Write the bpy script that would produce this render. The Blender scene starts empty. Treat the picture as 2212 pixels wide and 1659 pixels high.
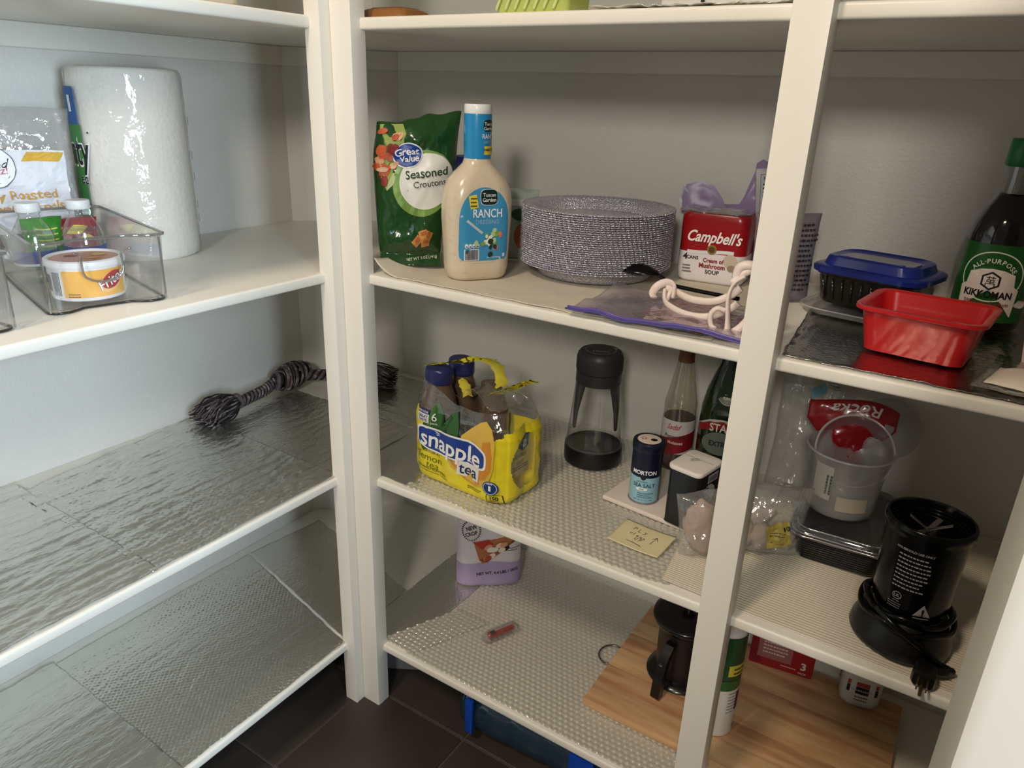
import bpy, bmesh, math, random
import numpy as np
from mathutils import Vector, Matrix, noise

S = bpy.context.scene
COL = S.collection
PI = math.pi
R = math.radians
def srgb(r, g, b, k=1.0):
    f = lambda c: ((c/255)/12.92 if c/255 <= .04045 else (((c/255)+.055)/1.055)**2.4)*k
    return (f(r), f(g), f(b), 1.0)

# ------------------------------------------------------------------ camera, world, lights, exposure
cd = bpy.data.cameras.new('camera'); cam = bpy.data.objects.new('camera', cd); COL.objects.link(cam)
cd.sensor_width = 36.0; cd.sensor_fit = 'HORIZONTAL'; cd.lens = 1580.04/2212*36
cd.clip_start = .01
cam.location = (.7449, -.7604, 1.0563); cam.rotation_euler = (1.19743, -.03374, .57602)
S.camera = cam

w = bpy.data.worlds.new('world'); S.world = w; w.use_nodes = True
bg = w.node_tree.nodes['Background']; bg.inputs[0].default_value = (1.0, .99, .95, 1); bg.inputs[1].default_value = .13

def area(name, loc, target, sx, sy, power, color):
    l = bpy.data.lights.new(name, 'AREA'); l.shape = 'RECTANGLE'; l.size = sx; l.size_y = sy
    l.energy = power; l.color = color
    o = bpy.data.objects.new(name, l); COL.objects.link(o); o.location = loc
    o.rotation_euler = (Vector(target)-Vector(loc)).to_track_quat('-Z', 'Y').to_euler()
    return o
area('ceiling_lamp', (.22, -1.50, 2.38), (.4, .1, .4), .26, .26, 20, (1.0, .80, .60))
area('window_light_low', (.95, -1.75, 1.55), (.1, .2, .9), .22, .22, 14, (1.0, .94, .86))
area('window_light_side', (1.75, -.90, 1.10), (-.4, -.3, .7), .45, .7, 38, (.66, .83, 1.0))

S.cycles.transparent_max_bounces = 32
S.view_settings.view_transform = 'Standard'; S.view_settings.look = 'None'
S.view_settings.exposure = 0.0; S.view_settings.gamma = 1.0; S.view_settings.use_curve_mapping = False

# ------------------------------------------------------------------ materials
def mat(name, col, rough=.5, metal=0, trans=0, ior=1.45, alpha=1, bump=None, spec=.5, coat=0, noise_col=None, emit=0):
    """bump=(scale, strength, kind) ; noise_col=(scale, colour2, lo, hi)"""
    m = bpy.data.materials.new(name); m.use_nodes = True
    nt = m.node_tree; b = nt.nodes['Principled BSDF']
    b.inputs['Base Color'].default_value = col
    b.inputs['Roughness'].default_value = rough; b.inputs['Metallic'].default_value = metal
    b.inputs['Transmission Weight'].default_value = trans; b.inputs['IOR'].default_value = ior
    b.inputs['Alpha'].default_value = alpha; b.inputs['Specular IOR Level'].default_value = spec
    b.inputs['Coat Weight'].default_value = coat; b.inputs['Coat Roughness'].default_value = .08
    tc = nt.nodes.new('ShaderNodeTexCoord')
    def tex(kind, scale, stretch=(1, 1, 1)):
        mp = nt.nodes.new('ShaderNodeMapping'); mp.inputs['Scale'].default_value = stretch
        nt.links.new(tc.outputs['Object'], mp.inputs[0])
        if kind == 'vor':
            t = nt.nodes.new('ShaderNodeTexVoronoi')
        elif kind == 'wave':
            t = nt.nodes.new('ShaderNodeTexWave')
        else:
            t = nt.nodes.new('ShaderNodeTexNoise'); t.inputs['Detail'].default_value = 4
        t.inputs['Scale'].default_value = scale
        nt.links.new(mp.outputs[0], t.inputs['Vector'])
        return t
    if bump:
        st = bump[3] if len(bump) > 3 else (1, 1, 1)
        t = tex(bump[2], bump[0], st)
        bn = nt.nodes.new('ShaderNodeBump'); bn.inputs['Strength'].default_value = bump[1]; bn.inputs['Distance'].default_value = .002
        nt.links.new(t.outputs['Distance' if bump[2] == 'vor' else 0], bn.inputs['Height']); nt.links.new(bn.outputs[0], b.inputs['Normal'])
    if noise_col:
        st = noise_col[4] if len(noise_col) > 4 else (1, 1, 1)
        t = tex('noise', noise_col[0], st)
        cr = nt.nodes.new('ShaderNodeValToRGB')
        cr.color_ramp.elements[0].position = noise_col[2]; cr.color_ramp.elements[0].color = col
        cr.color_ramp.elements[1].position = noise_col[3]; cr.color_ramp.elements[1].color = noise_col[1]
        nt.links.new(t.outputs[0], cr.inputs[0]); nt.links.new(cr.outputs[0], b.inputs['Base Color'])
    return m

def film(name, tint=(1, 1, 1), haze=.08, hazecol=(.8, .8, .8), gloss=.10, rough=.08, edge=.5, edgecol=(.35, .35, .34), bump=None):
    """thin clear plastic: transparent, a little milky, glossy, darker where seen edge-on"""
    m = bpy.data.materials.new(name); m.use_nodes = True; nt = m.node_tree
    for n in list(nt.nodes): nt.nodes.remove(n)
    out = nt.nodes.new('ShaderNodeOutputMaterial')
    tr = nt.nodes.new('ShaderNodeBsdfTransparent'); tr.inputs[0].default_value = (*tint, 1)
    te = nt.nodes.new('ShaderNodeBsdfTransparent'); te.inputs[0].default_value = (*edgecol, 1)
    df = nt.nodes.new('ShaderNodeBsdfDiffuse'); df.inputs[0].default_value = (*hazecol, 1)
    gl = nt.nodes.new('ShaderNodeBsdfGlossy'); gl.inputs['Roughness'].default_value = rough; gl.inputs[0].default_value = (1, 1, 1, 1)
    lw = nt.nodes.new('ShaderNodeLayerWeight'); lw.inputs[0].default_value = .5
    pw = nt.nodes.new('ShaderNodeMath'); pw.operation = 'POWER'; pw.inputs[1].default_value = 4
    nt.links.new(lw.outputs['Facing'], pw.inputs[0])
    m0 = nt.nodes.new('ShaderNodeMath'); m0.operation = 'MULTIPLY'; m0.inputs[1].default_value = edge
    nt.links.new(pw.outputs[0], m0.inputs[0])
    a = nt.nodes.new('ShaderNodeMixShader'); nt.links.new(m0.outputs[0], a.inputs[0]); nt.links.new(tr.outputs[0], a.inputs[1]); nt.links.new(te.outputs[0], a.inputs[2])
    b = nt.nodes.new('ShaderNodeMixShader'); b.inputs[0].default_value = haze; nt.links.new(a.outputs[0], b.inputs[1]); nt.links.new(df.outputs[0], b.inputs[2])
    g = nt.nodes.new('ShaderNodeMath'); g.operation = 'MULTIPLY_ADD'; g.inputs[1].default_value = .5; g.inputs[2].default_value = gloss
    nt.links.new(pw.outputs[0], g.inputs[0])
    c = nt.nodes.new('ShaderNodeMixShader'); nt.links.new(g.outputs[0], c.inputs[0]); nt.links.new(b.outputs[0], c.inputs[1]); nt.links.new(gl.outputs[0], c.inputs[2])
    if bump:
        tc = nt.nodes.new('ShaderNodeTexCoord'); t = nt.nodes.new('ShaderNodeTexNoise'); t.inputs['Scale'].default_value = bump[0]; t.inputs['Detail'].default_value = 3
        nt.links.new(tc.outputs['Object'], t.inputs['Vector'])
        bn = nt.nodes.new('ShaderNodeBump'); bn.inputs['Strength'].default_value = bump[1]; bn.inputs['Distance'].default_value = .004
        nt.links.new(t.outputs[0], bn.inputs['Height'])
        nt.links.new(bn.outputs[0], gl.inputs['Normal']); nt.links.new(bn.outputs[0], df.inputs['Normal'])
    nt.links.new(c.outputs[0], out.inputs[0])
    return m

M = {}
def flat(r, g, b, rough=.55, **k):
    key = (r, g, b, rough, tuple(sorted(k.items())))
    if key not in M: M[key] = mat('print_%02x%02x%02x' % (r, g, b), srgb(r, g, b), rough, **k)
    return M[key]
WHITE_PAINT = mat('shelf_paint', srgb(232, 228, 216), .34, bump=(90, .06, 'noise'))
POST_PAINT = mat('post_paint', srgb(236, 231, 219), .4, bump=(60, .06, 'noise'))
WALL = mat('wall_paint', srgb(220, 216, 206), .42, bump=(230, .34, 'noise'))
GROUT = mat('grout', srgb(76, 68, 61), .9)
TILE = mat('tile', srgb(50, 44, 39), .42, bump=(14, .2, 'noise'), noise_col=(5, srgb(66, 59, 53), .35, .7))
FOIL = mat('foil', srgb(226, 224, 216), .22, metal=.92, bump=(230, .55, 'noise', (1, .5, 1)))
FOIL_DARK = mat('foil_shiny', srgb(186, 184, 178), .13, metal=1.0, bump=(260, .32, 'noise', (.5, 1.6, 1)))
BUBBLE = film('bubble_wrap', haze=.34, hazecol=(.82, .79, .70), gloss=.20, rough=.12, edge=.0)
CLEAR = film('clear_plastic', haze=.02, gloss=.05, rough=.04, edge=.45, edgecol=(.34, .34, .33))
CLEARBAG = film('clear_bag', haze=.10, gloss=.12, rough=.10, edge=.5, bump=(55, .8))
WRAP = film('shrink_wrap', haze=.03, gloss=.09, rough=.09, edge=.15, bump=(42, .8))
GLASS = film('clear_glass', haze=.02, gloss=.07, rough=.03, edge=.9, edgecol=(.08, .09, .08))
FROST = film('frosted_plastic', tint=(.92, .92, .92), haze=.24, hazecol=(.62, .61, .58), gloss=.06, rough=.2, edge=.6, edgecol=(.5, .5, .48))
BLACK = mat('black_plastic', srgb(16, 15, 15), .34)
BLACK_GLOSS = mat('black_gloss', srgb(6, 6, 6), .18, coat=0, spec=.35)

# ------------------------------------------------------------------ geometry helpers: a geo is (verts, faces)
def join(*gs):
    V, F = [], []
    for v, f in gs:
        n = len(V); V += list(v); F += [tuple(i+n for i in q) for q in f]
    return V, F
def xf(g, mtx):
    return [tuple(mtx @ Vector(p)) for p in g[0]], g[1]
def mv(g, x=0, y=0, z=0): return [(a+x, b+y, c+z) for a, b, c in g[0]], g[1]
def rotg(g, ang, axis='Z'): return xf(g, Matrix.Rotation(ang, 4, axis))
def flip(g): return g[0], [tuple(reversed(q)) for q in g[1]]

def box(x0, x1, y0, y1, z0, z1, bev=0, seg=2):
    bm = bmesh.new(); bmesh.ops.create_cube(bm, size=1)
    for v in bm.verts:
        v.co = Vector(((x0+x1)/2+v.co.x*(x1-x0), (y0+y1)/2+v.co.y*(y1-y0), (z0+z1)/2+v.co.z*(z1-z0)))
    if bev: bmesh.ops.bevel(bm, geom=bm.edges[:], offset=bev, segments=seg, affect='EDGES', profile=.6)
    bm.verts.index_update()
    g = [tuple(v.co) for v in bm.verts], [tuple(v.index for v in f.verts) for f in bm.faces]; bm.free(); return g

def lathe(prof, n=48, fn=None, cap0=True, cap1=True):
    V, F = [], []
    for r, z in prof:
        for i in range(n):
            a = 2*PI*i/n; rr = r+(fn(a, z) if fn else 0)
            V.append((rr*math.sin(a), -rr*math.cos(a), z))
    for j in range(len(prof)-1):
        for i in range(n):
            k = (i+1) % n; F.append((j*n+i, j*n+k, (j+1)*n+k, (j+1)*n+i))
    if cap0: F.append(tuple(reversed(range(n))))
    if cap1: F.append(tuple((len(prof)-1)*n+i for i in range(n)))
    return V, F

def rrect(w, d, r, n=5):
    pts = []
    r = min(r, w/2-1e-5, d/2-1e-5)
    for cx, cy, a0 in ((w/2-r, -d/2+r, -PI/2), (w/2-r, d/2-r, 0), (-w/2+r, d/2-r, PI/2), (-w/2+r, -d/2+r, PI)):
        for i in range(n+1):
            a = a0+PI/2*i/n; pts.append((cx+r*math.cos(a), cy+r*math.sin(a)))
    return pts
def loft(secs, cap0=True, cap1=True):
    """secs: list of (z, pts2d) or lists of 3-D points, all the same count"""
    V, F = [], []; n = len(secs[0][1]) if isinstance(secs[0], tuple) else len(secs[0])
    for s in secs:
        V += [(x, y, s[0]) for x, y in s[1]] if isinstance(s, tuple) else list(s)
    for j in range(len(secs)-1):
        for i in range(n):
            k = (i+1) % n; F.append((j*n+i, j*n+k, (j+1)*n+k, (j+1)*n+i))
    if cap0: F.append(tuple(reversed(range(n))))
    if cap1: F.append(tuple((len(secs)-1)*n+i for i in range(n)))
    return V, F
def rloft(spec, n=5, cap0=True, cap1=True):
    """spec: (z, w, d, r[, cx, cy])"""
    return loft([(s[0], [(x+(s[4] if len(s) > 4 else 0), y+(s[5] if len(s) > 5 else 0)) for x, y in rrect(s[1], s[2], s[3], n)]) for s in spec], cap0, cap1)

def grid(fn, u0, u1, v0, v1, nu, nv):
    V = [fn(u0+(u1-u0)*i/nu, v0+(v1-v0)*j/nv) for j in range(nv+1) for i in range(nu+1)]
    F = [(j*(nu+1)+i, j*(nu+1)+i+1, (j+1)*(nu+1)+i+1, (j+1)*(nu+1)+i) for j in range(nv) for i in range(nu)]
    return V, F
def sheet(fn, u0, u1, v0, v1, nu, nv, th=.0004):
    """a grid with a real thickness (two skins and a rim)"""
    V, F = grid(fn, u0, u1, v0, v1, nu, nv); n = len(V)
    V2 = [(x, y, z-th) for x, y, z in V]
    rim = [i for i in range(nu+1)]+[j*(nu+1)+nu for j in range(1, nv+1)]+[nv*(nu+1)+i for i in range(nu-1, -1, -1)]+[j*(nu+1) for j in range(nv-1, 0, -1)]
    F2 = [tuple(reversed([i+n for i in q])) for q in F]
    F3 = [(rim[(i+1) % len(rim)], rim[i], rim[i]+n, rim[(i+1) % len(rim)]+n) for i in range(len(rim))]
    return V+V2, F+F2+F3

def tube(path, rad, n=10, caps=True, flatten=1.0):
    P = [Vector(p) for p in path]; m = len(P); V, F = [], []
    up = Vector((0, 0, 1)); t0 = (P[1]-P[0]).normalized()
    if abs(t0.dot(up)) > .9: up = Vector((1, 0, 0))
    nx = t0.cross(up).normalized()
    for i in range(m):
        t = (P[min(i+1, m-1)]-P[max(i-1, 0)]).normalized()
        nx = (nx-t*nx.dot(t)).normalized(); ny = t.cross(nx)
        r = rad[i] if isinstance(rad, (list, tuple)) else rad
        for k in range(n):
            a = 2*PI*k/n; V.append(tuple(P[i]+nx*r*math.cos(a)+ny*r*flatten*math.sin(a)))
    for j in range(m-1):
        for k in range(n):
            q = (k+1) % n; F.append((j*n+k, j*n+q, (j+1)*n+q, (j+1)*n+k))
    if caps: F.append(tuple(reversed(range(n)))); F.append(tuple((m-1)*n+k for k in range(n)))
    return V, F
def smooth(pts, k=6):
    P = [Vector(p) for p in pts]; out = []
    for i in range(len(P)-1):
        a, b, c, d = P[max(i-1, 0)], P[i], P[i+1], P[min(i+2, len(P)-1)]
        for j in range(k):
            t = j/k; out.append(tuple(.5*((2*b)+(c-a)*t+(2*a-5*b+4*c-d)*t*t+(3*b-a-3*c+d)*t**3)))
    out.append(tuple(P[-1])); return out

def blob(cx, cy, cz, rx, ry, rz, n=16, m=9, bumpy=0, seed=0):
    V, F = [], []
    for j in range(m+1):
        th = PI*j/m
        for i in range(n):
            a = 2*PI*i/n; d = Vector((math.sin(th)*math.sin(a), -math.sin(th)*math.cos(a), -math.cos(th)))
            k = 1+bumpy*noise.noise(d*1.7+Vector((seed, seed*2, 0)))
            V.append((cx+d.x*rx*k, cy+d.y*ry*k, cz+d.z*rz*k))
    for j in range(m):
        for i in range(n):
            k = (i+1) % n; F.append((j*n+i, j*n+k, (j+1)*n+k, (j+1)*n+i))
    return V, F

def mesh(name, g):
    me = bpy.data.meshes.new(name); me.from_pydata(g[0], [], g[1]); me.update(); return me
def put(name, g, m, parent=None, sm=40, loc=None, rot=None):
    """one mesh object"""
    me = g if isinstance(g, bpy.types.Mesh) else mesh(name, g)
    if m and not me.materials: me.materials.append(m)
    if sm:
        me.shade_smooth()
        if sm < 180: me.set_sharp_from_angle(angle=R(sm))
    o = bpy.data.objects.new(name, me); COL.objects.link(o)
    if parent: o.parent = parent
    if loc: o.location = loc
    if rot: o.rotation_euler = rot
    return o
def tag(o, label=None, cat=None, group=None, kind=None):
    if label: o['label'] = label
    if cat: o['category'] = cat
    if group: o['group'] = group
    if kind: o['kind'] = kind
    return o
def thing(name, label, cat, loc=(0, 0, 0), rz=0, rx=0, ry=0, group=None):
    o = bpy.data.objects.new(name, None); COL.objects.link(o); o.location = loc; o.rotation_euler = (R(rx), R(ry), R(rz))
    o.empty_display_size = .02
    return tag(o, label, cat, group)
def struct(name, g, m, parent=None, sm=0):
    o = put(name, g, m, parent, sm)
    if not parent: o['kind'] = 'structure'
    return o

# 2-D shapes (x, y, 0) -------------------------------------------------------
def rect(w, h, cx=0, cy=0, nx=1, ny=1, rot=0):
    c, s = math.cos(R(rot)), math.sin(R(rot))
    V, F = grid(lambda u, v: (u, v, 0), -w/2, w/2, -h/2, h/2, nx, ny)
    return [(cx+x*c-y*s, cy+x*s+y*c, 0) for x, y, _ in V], F
def ell(w, h, cx=0, cy=0, p=2.0, n=40, rings=4, rot=0, inner=0):
    c, s = math.cos(R(rot)), math.sin(R(rot)); V, F = [], []
    for j in range(rings+1):
        k = inner+(1-inner)*j/rings
        if j == 0 and inner == 0: k = .001
        for i in range(n):
            a = 2*PI*i/n; ca, sa = math.cos(a), math.sin(a)
            r = (abs(ca)**p+abs(sa)**p)**(-1/p)
            x, y = w/2*k*r*ca, h/2*k*r*sa; V.append((cx+x*c-y*s, cy+x*s+y*c, 0))
    for j in range(rings):
        for i in range(n):
            q = (i+1) % n; F.append((j*n+i, (j+1)*n+i, (j+1)*n+q, j*n+q))
    return V, F
def poly(pts, n=4):
    """fan from the centroid with rings so that it can bend"""
    cx = sum(p[0] for p in pts)/len(pts); cy = sum(p[1] for p in pts)/len(pts); V, F = [(cx, cy, 0)], []; m = len(pts)
    for j in range(1, n+1):
        k = j/n; V += [(cx+(x-cx)*k, cy+(y-cy)*k, 0) for x, y in pts]
    for i in range(m): F.append((0, 1+i, 1+(i+1) % m))
    for j in range(n-1):
        for i in range(m):
            q = (i+1) % m; F.append((1+j*m+i, 1+(j+1)*m+i, 1+(j+1)*m+q, 1+j*m+q))
    return V, F
def bars(w, h, cx=0, cy=0, n=18, seed=1):
    rnd = random.Random(seed); gs = []; x = -w/2
    while x < w/2:
        t = w/n*rnd.choice((.25, .4, .7)); gs.append(rect(t, h, cx+x, cy)); x += t+w/n*rnd.choice((.3, .5))
    return join(*gs)
def lines(w, n, pitch, th, cx=0, cy=0, seed=3):
    """rows of tiny print too small to read: broken dashes"""
    rnd = random.Random(seed); gs = []
    for j in range(n):
        x = -w/2; end = w/2*rnd.uniform(.5, 1)
        while x < end:
            l = w*rnd.uniform(.05, .13); gs.append(rect(l, th, cx+x+l/2, cy-j*pitch)); x += l+w*.025
    return join(*gs)
_tc = {}
def txt(s, size, bold=0, cx=0, cy=0, sx=1.0, shear=0, rot=0, space=1.0, left=False):
    key = (s, bold, shear, space)
    if key not in _tc:
        c = bpy.data.curves.new('t', 'FONT'); c.body = s; c.size = 1; c.offset = bold; c.shear = shear; c.space_character = space
        c.resolution_u = 3; c.fill_mode = 'FRONT'
        o = bpy.data.objects.new('t', c); me = o.to_mesh()
        V = [tuple(v.co) for v in me.vertices]; F = [tuple(p.vertices) for p in me.polygons]
        o.to_mesh_clear(); bpy.data.objects.remove(o); bpy.data.curves.remove(c)
        if V:
            x0 = min(v[0] for v in V); x1 = max(v[0] for v in V)
            V = [(x-(x0+x1)/2, y, 0) for x, y, z in V]
        else: x0 = x1 = 0
        _tc[key] = (V, F, (x1-x0)/2)
    V, F, hw = _tc[key]; c_, s_ = math.cos(R(rot)), math.sin(R(rot))
    out = []
    for x, y, _ in V:
        X = (x+(hw if left else 0))*size*sx; Y = (y-.35)*size; out.append((cx+X*c_-Y*s_, cy+X*s_+Y*c_, 0))
    return out, F
def warp(g, fn): return [fn(x, y) for x, y, _ in g[0]], g[1]
def arc_text(s, size, rad, cx, cy, mid=90, bold=0, spread=1.0, down=False):
    gs = []; wid = [(txt(ch, size, bold)[0] or [(0, 0, 0)]) for ch in s]
    ws = [(max(p[0] for p in q)-min(p[0] for p in q))+size*.16 if ch != ' ' else size*.4 for ch, q in zip(s, wid)]
    tot = sum(ws)*spread; pos = -tot/2
    for ch, w_ in zip(s, ws):
        a = (pos+w_*spread/2)/rad; pos += w_*spread
        if ch == ' ': continue
        if down: ang = R(mid)+a; gs.append(txt(ch, size, bold, cx+rad*math.cos(ang), cy+rad*math.sin(ang), rot=math.degrees(ang)+90))
        else: ang = R(mid)-a; gs.append(txt(ch, size, bold, cx+rad*math.cos(ang), cy+rad*math.sin(ang), rot=math.degrees(ang)-90))
    return join(*gs)
# surfaces to print on: fn(u, v, off) -> point
def plane_s(o, ux, uy):
    o, ux, uy = Vector(o), Vector(ux).normalized(), Vector(uy).normalized(); n = ux.cross(uy)
    return lambda u, v, k=0: tuple(o+ux*u+uy*v+n*k)
def front_s(y, z0=0): return plane_s((0, y, z0), (1, 0, 0), (0, 0, 1))
def top_s(z): return plane_s((0, 0, z), (1, 0, 0), (0, 1, 0))
def cyl_s(rf, a0=0, z0=0):
    if not callable(rf): r0 = rf; rf = lambda z: r0
    def f(u, v, k=0):
        r = rf(v+z0)+k; a = R(a0)+u/rf(z0 if False else v+z0); return (r*math.sin(a), -r*math.cos(a), v+z0)
    return f
def num_s(S_, sgn=1):
    def f(u, v, k=0):
        p = Vector(S_(u, v))
        if k == 0: return tuple(p)
        e = .0006; du = Vector(S_(u+e, v))-p; dv = Vector(S_(u, v+e))-p
        n = du.cross(dv)
        n = n.normalized() if n.length > 1e-12 else Vector((0, -1, 0))
        return tuple(p+n*k*sgn)
    return f
def dec(parent, name, g, surf, k, m, sm=0):
    """a flat print laid k metres off a surface"""
    return put(name, warp(g, lambda x, y: surf(x, y, k)), m, parent, sm)
def fbm(x, y, z=0, o=3):
    v = 0; a = 1
    for i in range(o): v += a*noise.noise(Vector((x, y, z+i*7.3))); x *= 2.1; y *= 2.1; a *= .5
    return v
# ------------------------------------------------------------------ the room
ZA, ZB, ZC, ZD, T = 1.147, .8071, .4671, .1285, .0153
XW, YW = -.4469, .4229          # left wall plane, back wall plane
YR, XL = .0178, -.055           # front faces of the right and left shelf runs
X1, Y0 = 1.35, -1.35            # how far the runs go on
TOPZ = 1.62
# walls: left, diagonal corner, back
struct('wall_left', box(XW-.05, XW, Y0, .268, -.02, TOPZ), WALL)
struct('wall_corner', ([(XW, .268, -.02), (-.292, YW, -.02), (-.292-.035, YW+.035, -.02), (XW-.035, .268+.035, -.02),
                        (XW, .268, TOPZ), (-.292, YW, TOPZ), (-.292-.035, YW+.035, TOPZ), (XW-.035, .268+.035, TOPZ)],
       [(0, 3, 2, 1), (4, 5, 6, 7), (0, 1, 5, 4), (1, 2, 6, 5), (2, 3, 7, 6), (3, 0, 4, 7)]), WALL)
struct('wall_back', box(-.292, X1, YW, YW+.05, -.02, TOPZ), WALL)
struct('wall_right', box(X1, X1+.05, -.395, YW+.05, -.02, TOPZ), WALL)
struct('wall_front', box(.782, X1+.05, -.46, -.395, -.001, TOPZ, .008), mat('jamb_paint', srgb(188, 181, 167), .5), sm=40)
struct('ceiling', box(XW-.05, X1+.05, -.46, YW+.05, TOPZ, TOPZ+.03), WALL)
# floor: grout bed with separate tiles
fl = struct('floor', box(XW-.05, X1, Y0, YW+.05, -.03, -.0025), GROUT)
tl = mesh('tile', box(-.1105, .1105, -.1105, .1105, -.006, 0, .0015, 1)); tl.materials.append(TILE)
for i in range(-2, 7):
    for j in range(-5, 3):
        o = bpy.data.objects.new('tile', tl); COL.objects.link(o); o.parent = fl
        o.location = (-.052+.1125+.225*i, -.197+.1125+.225*j, 0)
# wall cleats under every shelf
def cleat(n, x0, x1, y0, y1, z): struct('trim_%d' % n, box(x0, x1, y0, y1, z-T-.0335, z-T-.0002, .0012, 1), WHITE_PAINT, sm=30)
n = 1
for z in (ZA, ZB, ZC, ZD):
    cleat(n, XW, XW+.009, Y0, .262, z); cleat(n+1, -.285, X1, YW-.009, YW, z)
    d = .009*.7071
    g = box(0, .2195, -.009, 0, z-T-.0335, z-T-.0002, .0012, 1)
    g = mv(rotg(g, R(45)), XW+.0, .268)
    struct('trim_%d' % (n+2), g, WHITE_PAINT, sm=30)
    n += 3
# shelves: one board per run and level
def left_board(z):
    pts = [(XL, Y0), (XL, YW-.001), (-.2935, YW-.001), (XW+.001, .2675), (XW+.001, Y0)]
    bm = bmesh.new(); vs = [bm.verts.new((x, y, z-T)) for x, y in pts]; f = bm.faces.new(vs)
    r = bmesh.ops.extrude_face_region(bm, geom=[f]); bmesh.ops.translate(bm, verts=[v for v in r['geom'] if isinstance(v, bmesh.types.BMVert)], vec=(0, 0, T))
    bmesh.ops.recalc_face_normals(bm, faces=bm.faces)
    es = [e for e in bm.edges if all(abs(v.co.x-XL) < 1e-6 for v in e.verts) and abs(e.verts[0].co.z-e.verts[1].co.z) < 1e-6]
    bmesh.ops.bevel(bm, geom=es, offset=.0035, segments=3, affect='EDGES', profile=.5)
    bm.verts.index_update(); g = [tuple(v.co) for v in bm.verts], [tuple(v.index for v in q.verts) for q in bm.faces]; bm.free(); return g
def right_board(z):
    bm = bmesh.new(); bmesh.ops.create_cube(bm, size=1); x0, x1, y0, y1 = XL+.0005, X1, YR, YW-.001
    for v in bm.verts: v.co = Vector(((x0+x1)/2+v.co.x*(x1-x0), (y0+y1)/2+v.co.y*(y1-y0), z-T/2+v.co.z*T))
    es = [e for e in bm.edges if all(abs(v.co.y-y0) < 1e-6 for v in e.verts) and abs(e.verts[0].co.z-e.verts[1].co.z) < 1e-6]
    bmesh.ops.bevel(bm, geom=es, offset=.0035, segments=3, affect='EDGES', profile=.5)
    bm.verts.index_update(); g = [tuple(v.co) for v in bm.verts], [tuple(v.index for v in q.verts) for q in bm.faces]; bm.free(); return g
for z, nm, ll, rl in (
    (ZA, 'topmost', 'topmost white shelf on the left wall, above the wrapped paper towels', 'topmost white shelf on the back wall, with the green glass dish on it'),
    (ZB, 'second', 'white shelf on the left wall that carries the paper towels and clear bins', 'white shelf on the back wall that carries the stack of lilac plates'),
    (ZC, 'third', 'white foil-covered shelf on the left wall where the rope toy lies', 'white shelf on the back wall under the yellow tea pack and the bottles'),
    (ZD, 'lowest', 'lowest white shelf on the left wall, covered with dull silver foil', 'lowest white shelf on the back wall, with the wooden board and battery')):
    tag(put('shelf_board', left_board(z), WHITE_PAINT, None, 50), ll, 'shelf')
    tag(put('shelf_board', right_board(z), WHITE_PAINT, None, 50), rl, 'shelf')
# corner post: two square posts glued in an L; shelf post: one flat upright
cp = thing('corner_post', 'white square-edged corner post where the two shelf runs meet', 'post', (0, 0, 0))
put('post_stud', box(-.0371, 0, 0, .0273, 0, TOPZ, .0014, 2), POST_PAINT, cp, 30)
put('post_stud', box(-.0652, -.0374, -.0182, .0273, 0, TOPZ, .0014, 2), POST_PAINT, cp, 30)
tag(put('shelf_post', box(.5519, .5877, -.0042, .030, 0, TOPZ, .0014, 2), POST_PAINT, None, 30), 'white flat upright post between the plate shelf and the red tub', 'post')
# ------------------------------------------------------------------ shelf liners
def ridge(x, y, s):  # long shallow creases running along y
    w_ = noise.noise(Vector((x*9, y*9, s)))
    a = 1-4.2*abs(noise.noise(Vector((x*34+s+w_*.5, y*4+w_*1.0, s*3))))
    b = 1-4*abs(noise.noise(Vector((x*80+s, y*18+w_*2, s*5))))
    c = noise.noise(Vector((x*150, y*70, s)))
    return -.55*max(a, -.6)-.30*max(b, -.8)+.30*c
def foil_sheet(name, label, corners, z, m, amp=.0016, bub=.0005, seed=0, nu=150, nv=150, lift=0, edge_up=0, along='y'):
    """corners: bl, br, tr, tl"""
    a, b, c, d = [Vector((*p, 0)) for p in corners]
    def f(u, v):
        p = a*(1-u)*(1-v)+b*u*(1-v)+c*u*v+d*(1-u)*v
        x, y = p.x, p.y
        if along == 'x': h = ridge(y, x, seed)
        else: h = ridge(x, y, seed)
        k = .55+.45*noise.noise(Vector((x*6, y*6, seed+5)))
        hh = amp*(.8+h)*k+.0006
        hx = math.sin(x*2*PI/.0085)*math.sin(y*2*PI/.0098)
        q = max(0, noise.noise(Vector((x*5+3, y*5, seed)))+.55)
        hh += bub*hx*q
        e = min(u, 1-u, v, 1-v)
        if edge_up: hh += edge_up*max(0, 1-e/.03)*(.5+.8*noise.noise(Vector((x*60, y*60, 2))))
        p2 = p + Vector((0, 0, 0))
        if e < 1e-6: p2 += Vector((.0016*noise.noise(Vector((x*40, y*40, 9))), .0016*noise.noise(Vector((x*40, y*40, 4))), 0))
        return (p2.x, p2.y, z+.0006+lift+max(hh, 0))
    o = put(name, sheet(f, 0, 1, 0, 1, nu, nv, .0004), m, None, 180)
    return tag(o, label, 'shelf liner')
foil_sheet('foil_liner', 'wide crinkled foil sheet in the middle of the third left shelf', [(-.400, -.345), (-.0585, -.338), (-.0600, -.0125), (-.4400, -.0080)], ZC, FOIL, .0040, .0005, 1, 190, 190, .0006, .0012)
foil_sheet('foil_liner', 'crinkled foil sheet nearest the camera on the third left shelf', [(-.440, -1.00), (-.0585, -1.00), (-.0585, -.330), (-.432, -.330)], ZC, FOIL, .0038, .0003, 2, 150, 200, .0012, .0012)
foil_sheet('foil_liner', 'foil sheet under the rope toy in the corner of the third shelf', [(-.4400, -.0155), (-.0680, -.0160), (-.0680, .2000), (-.4400, .2000)], ZC, FOIL, .0022, .0004, 3, 150, 110, 0)
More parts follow.
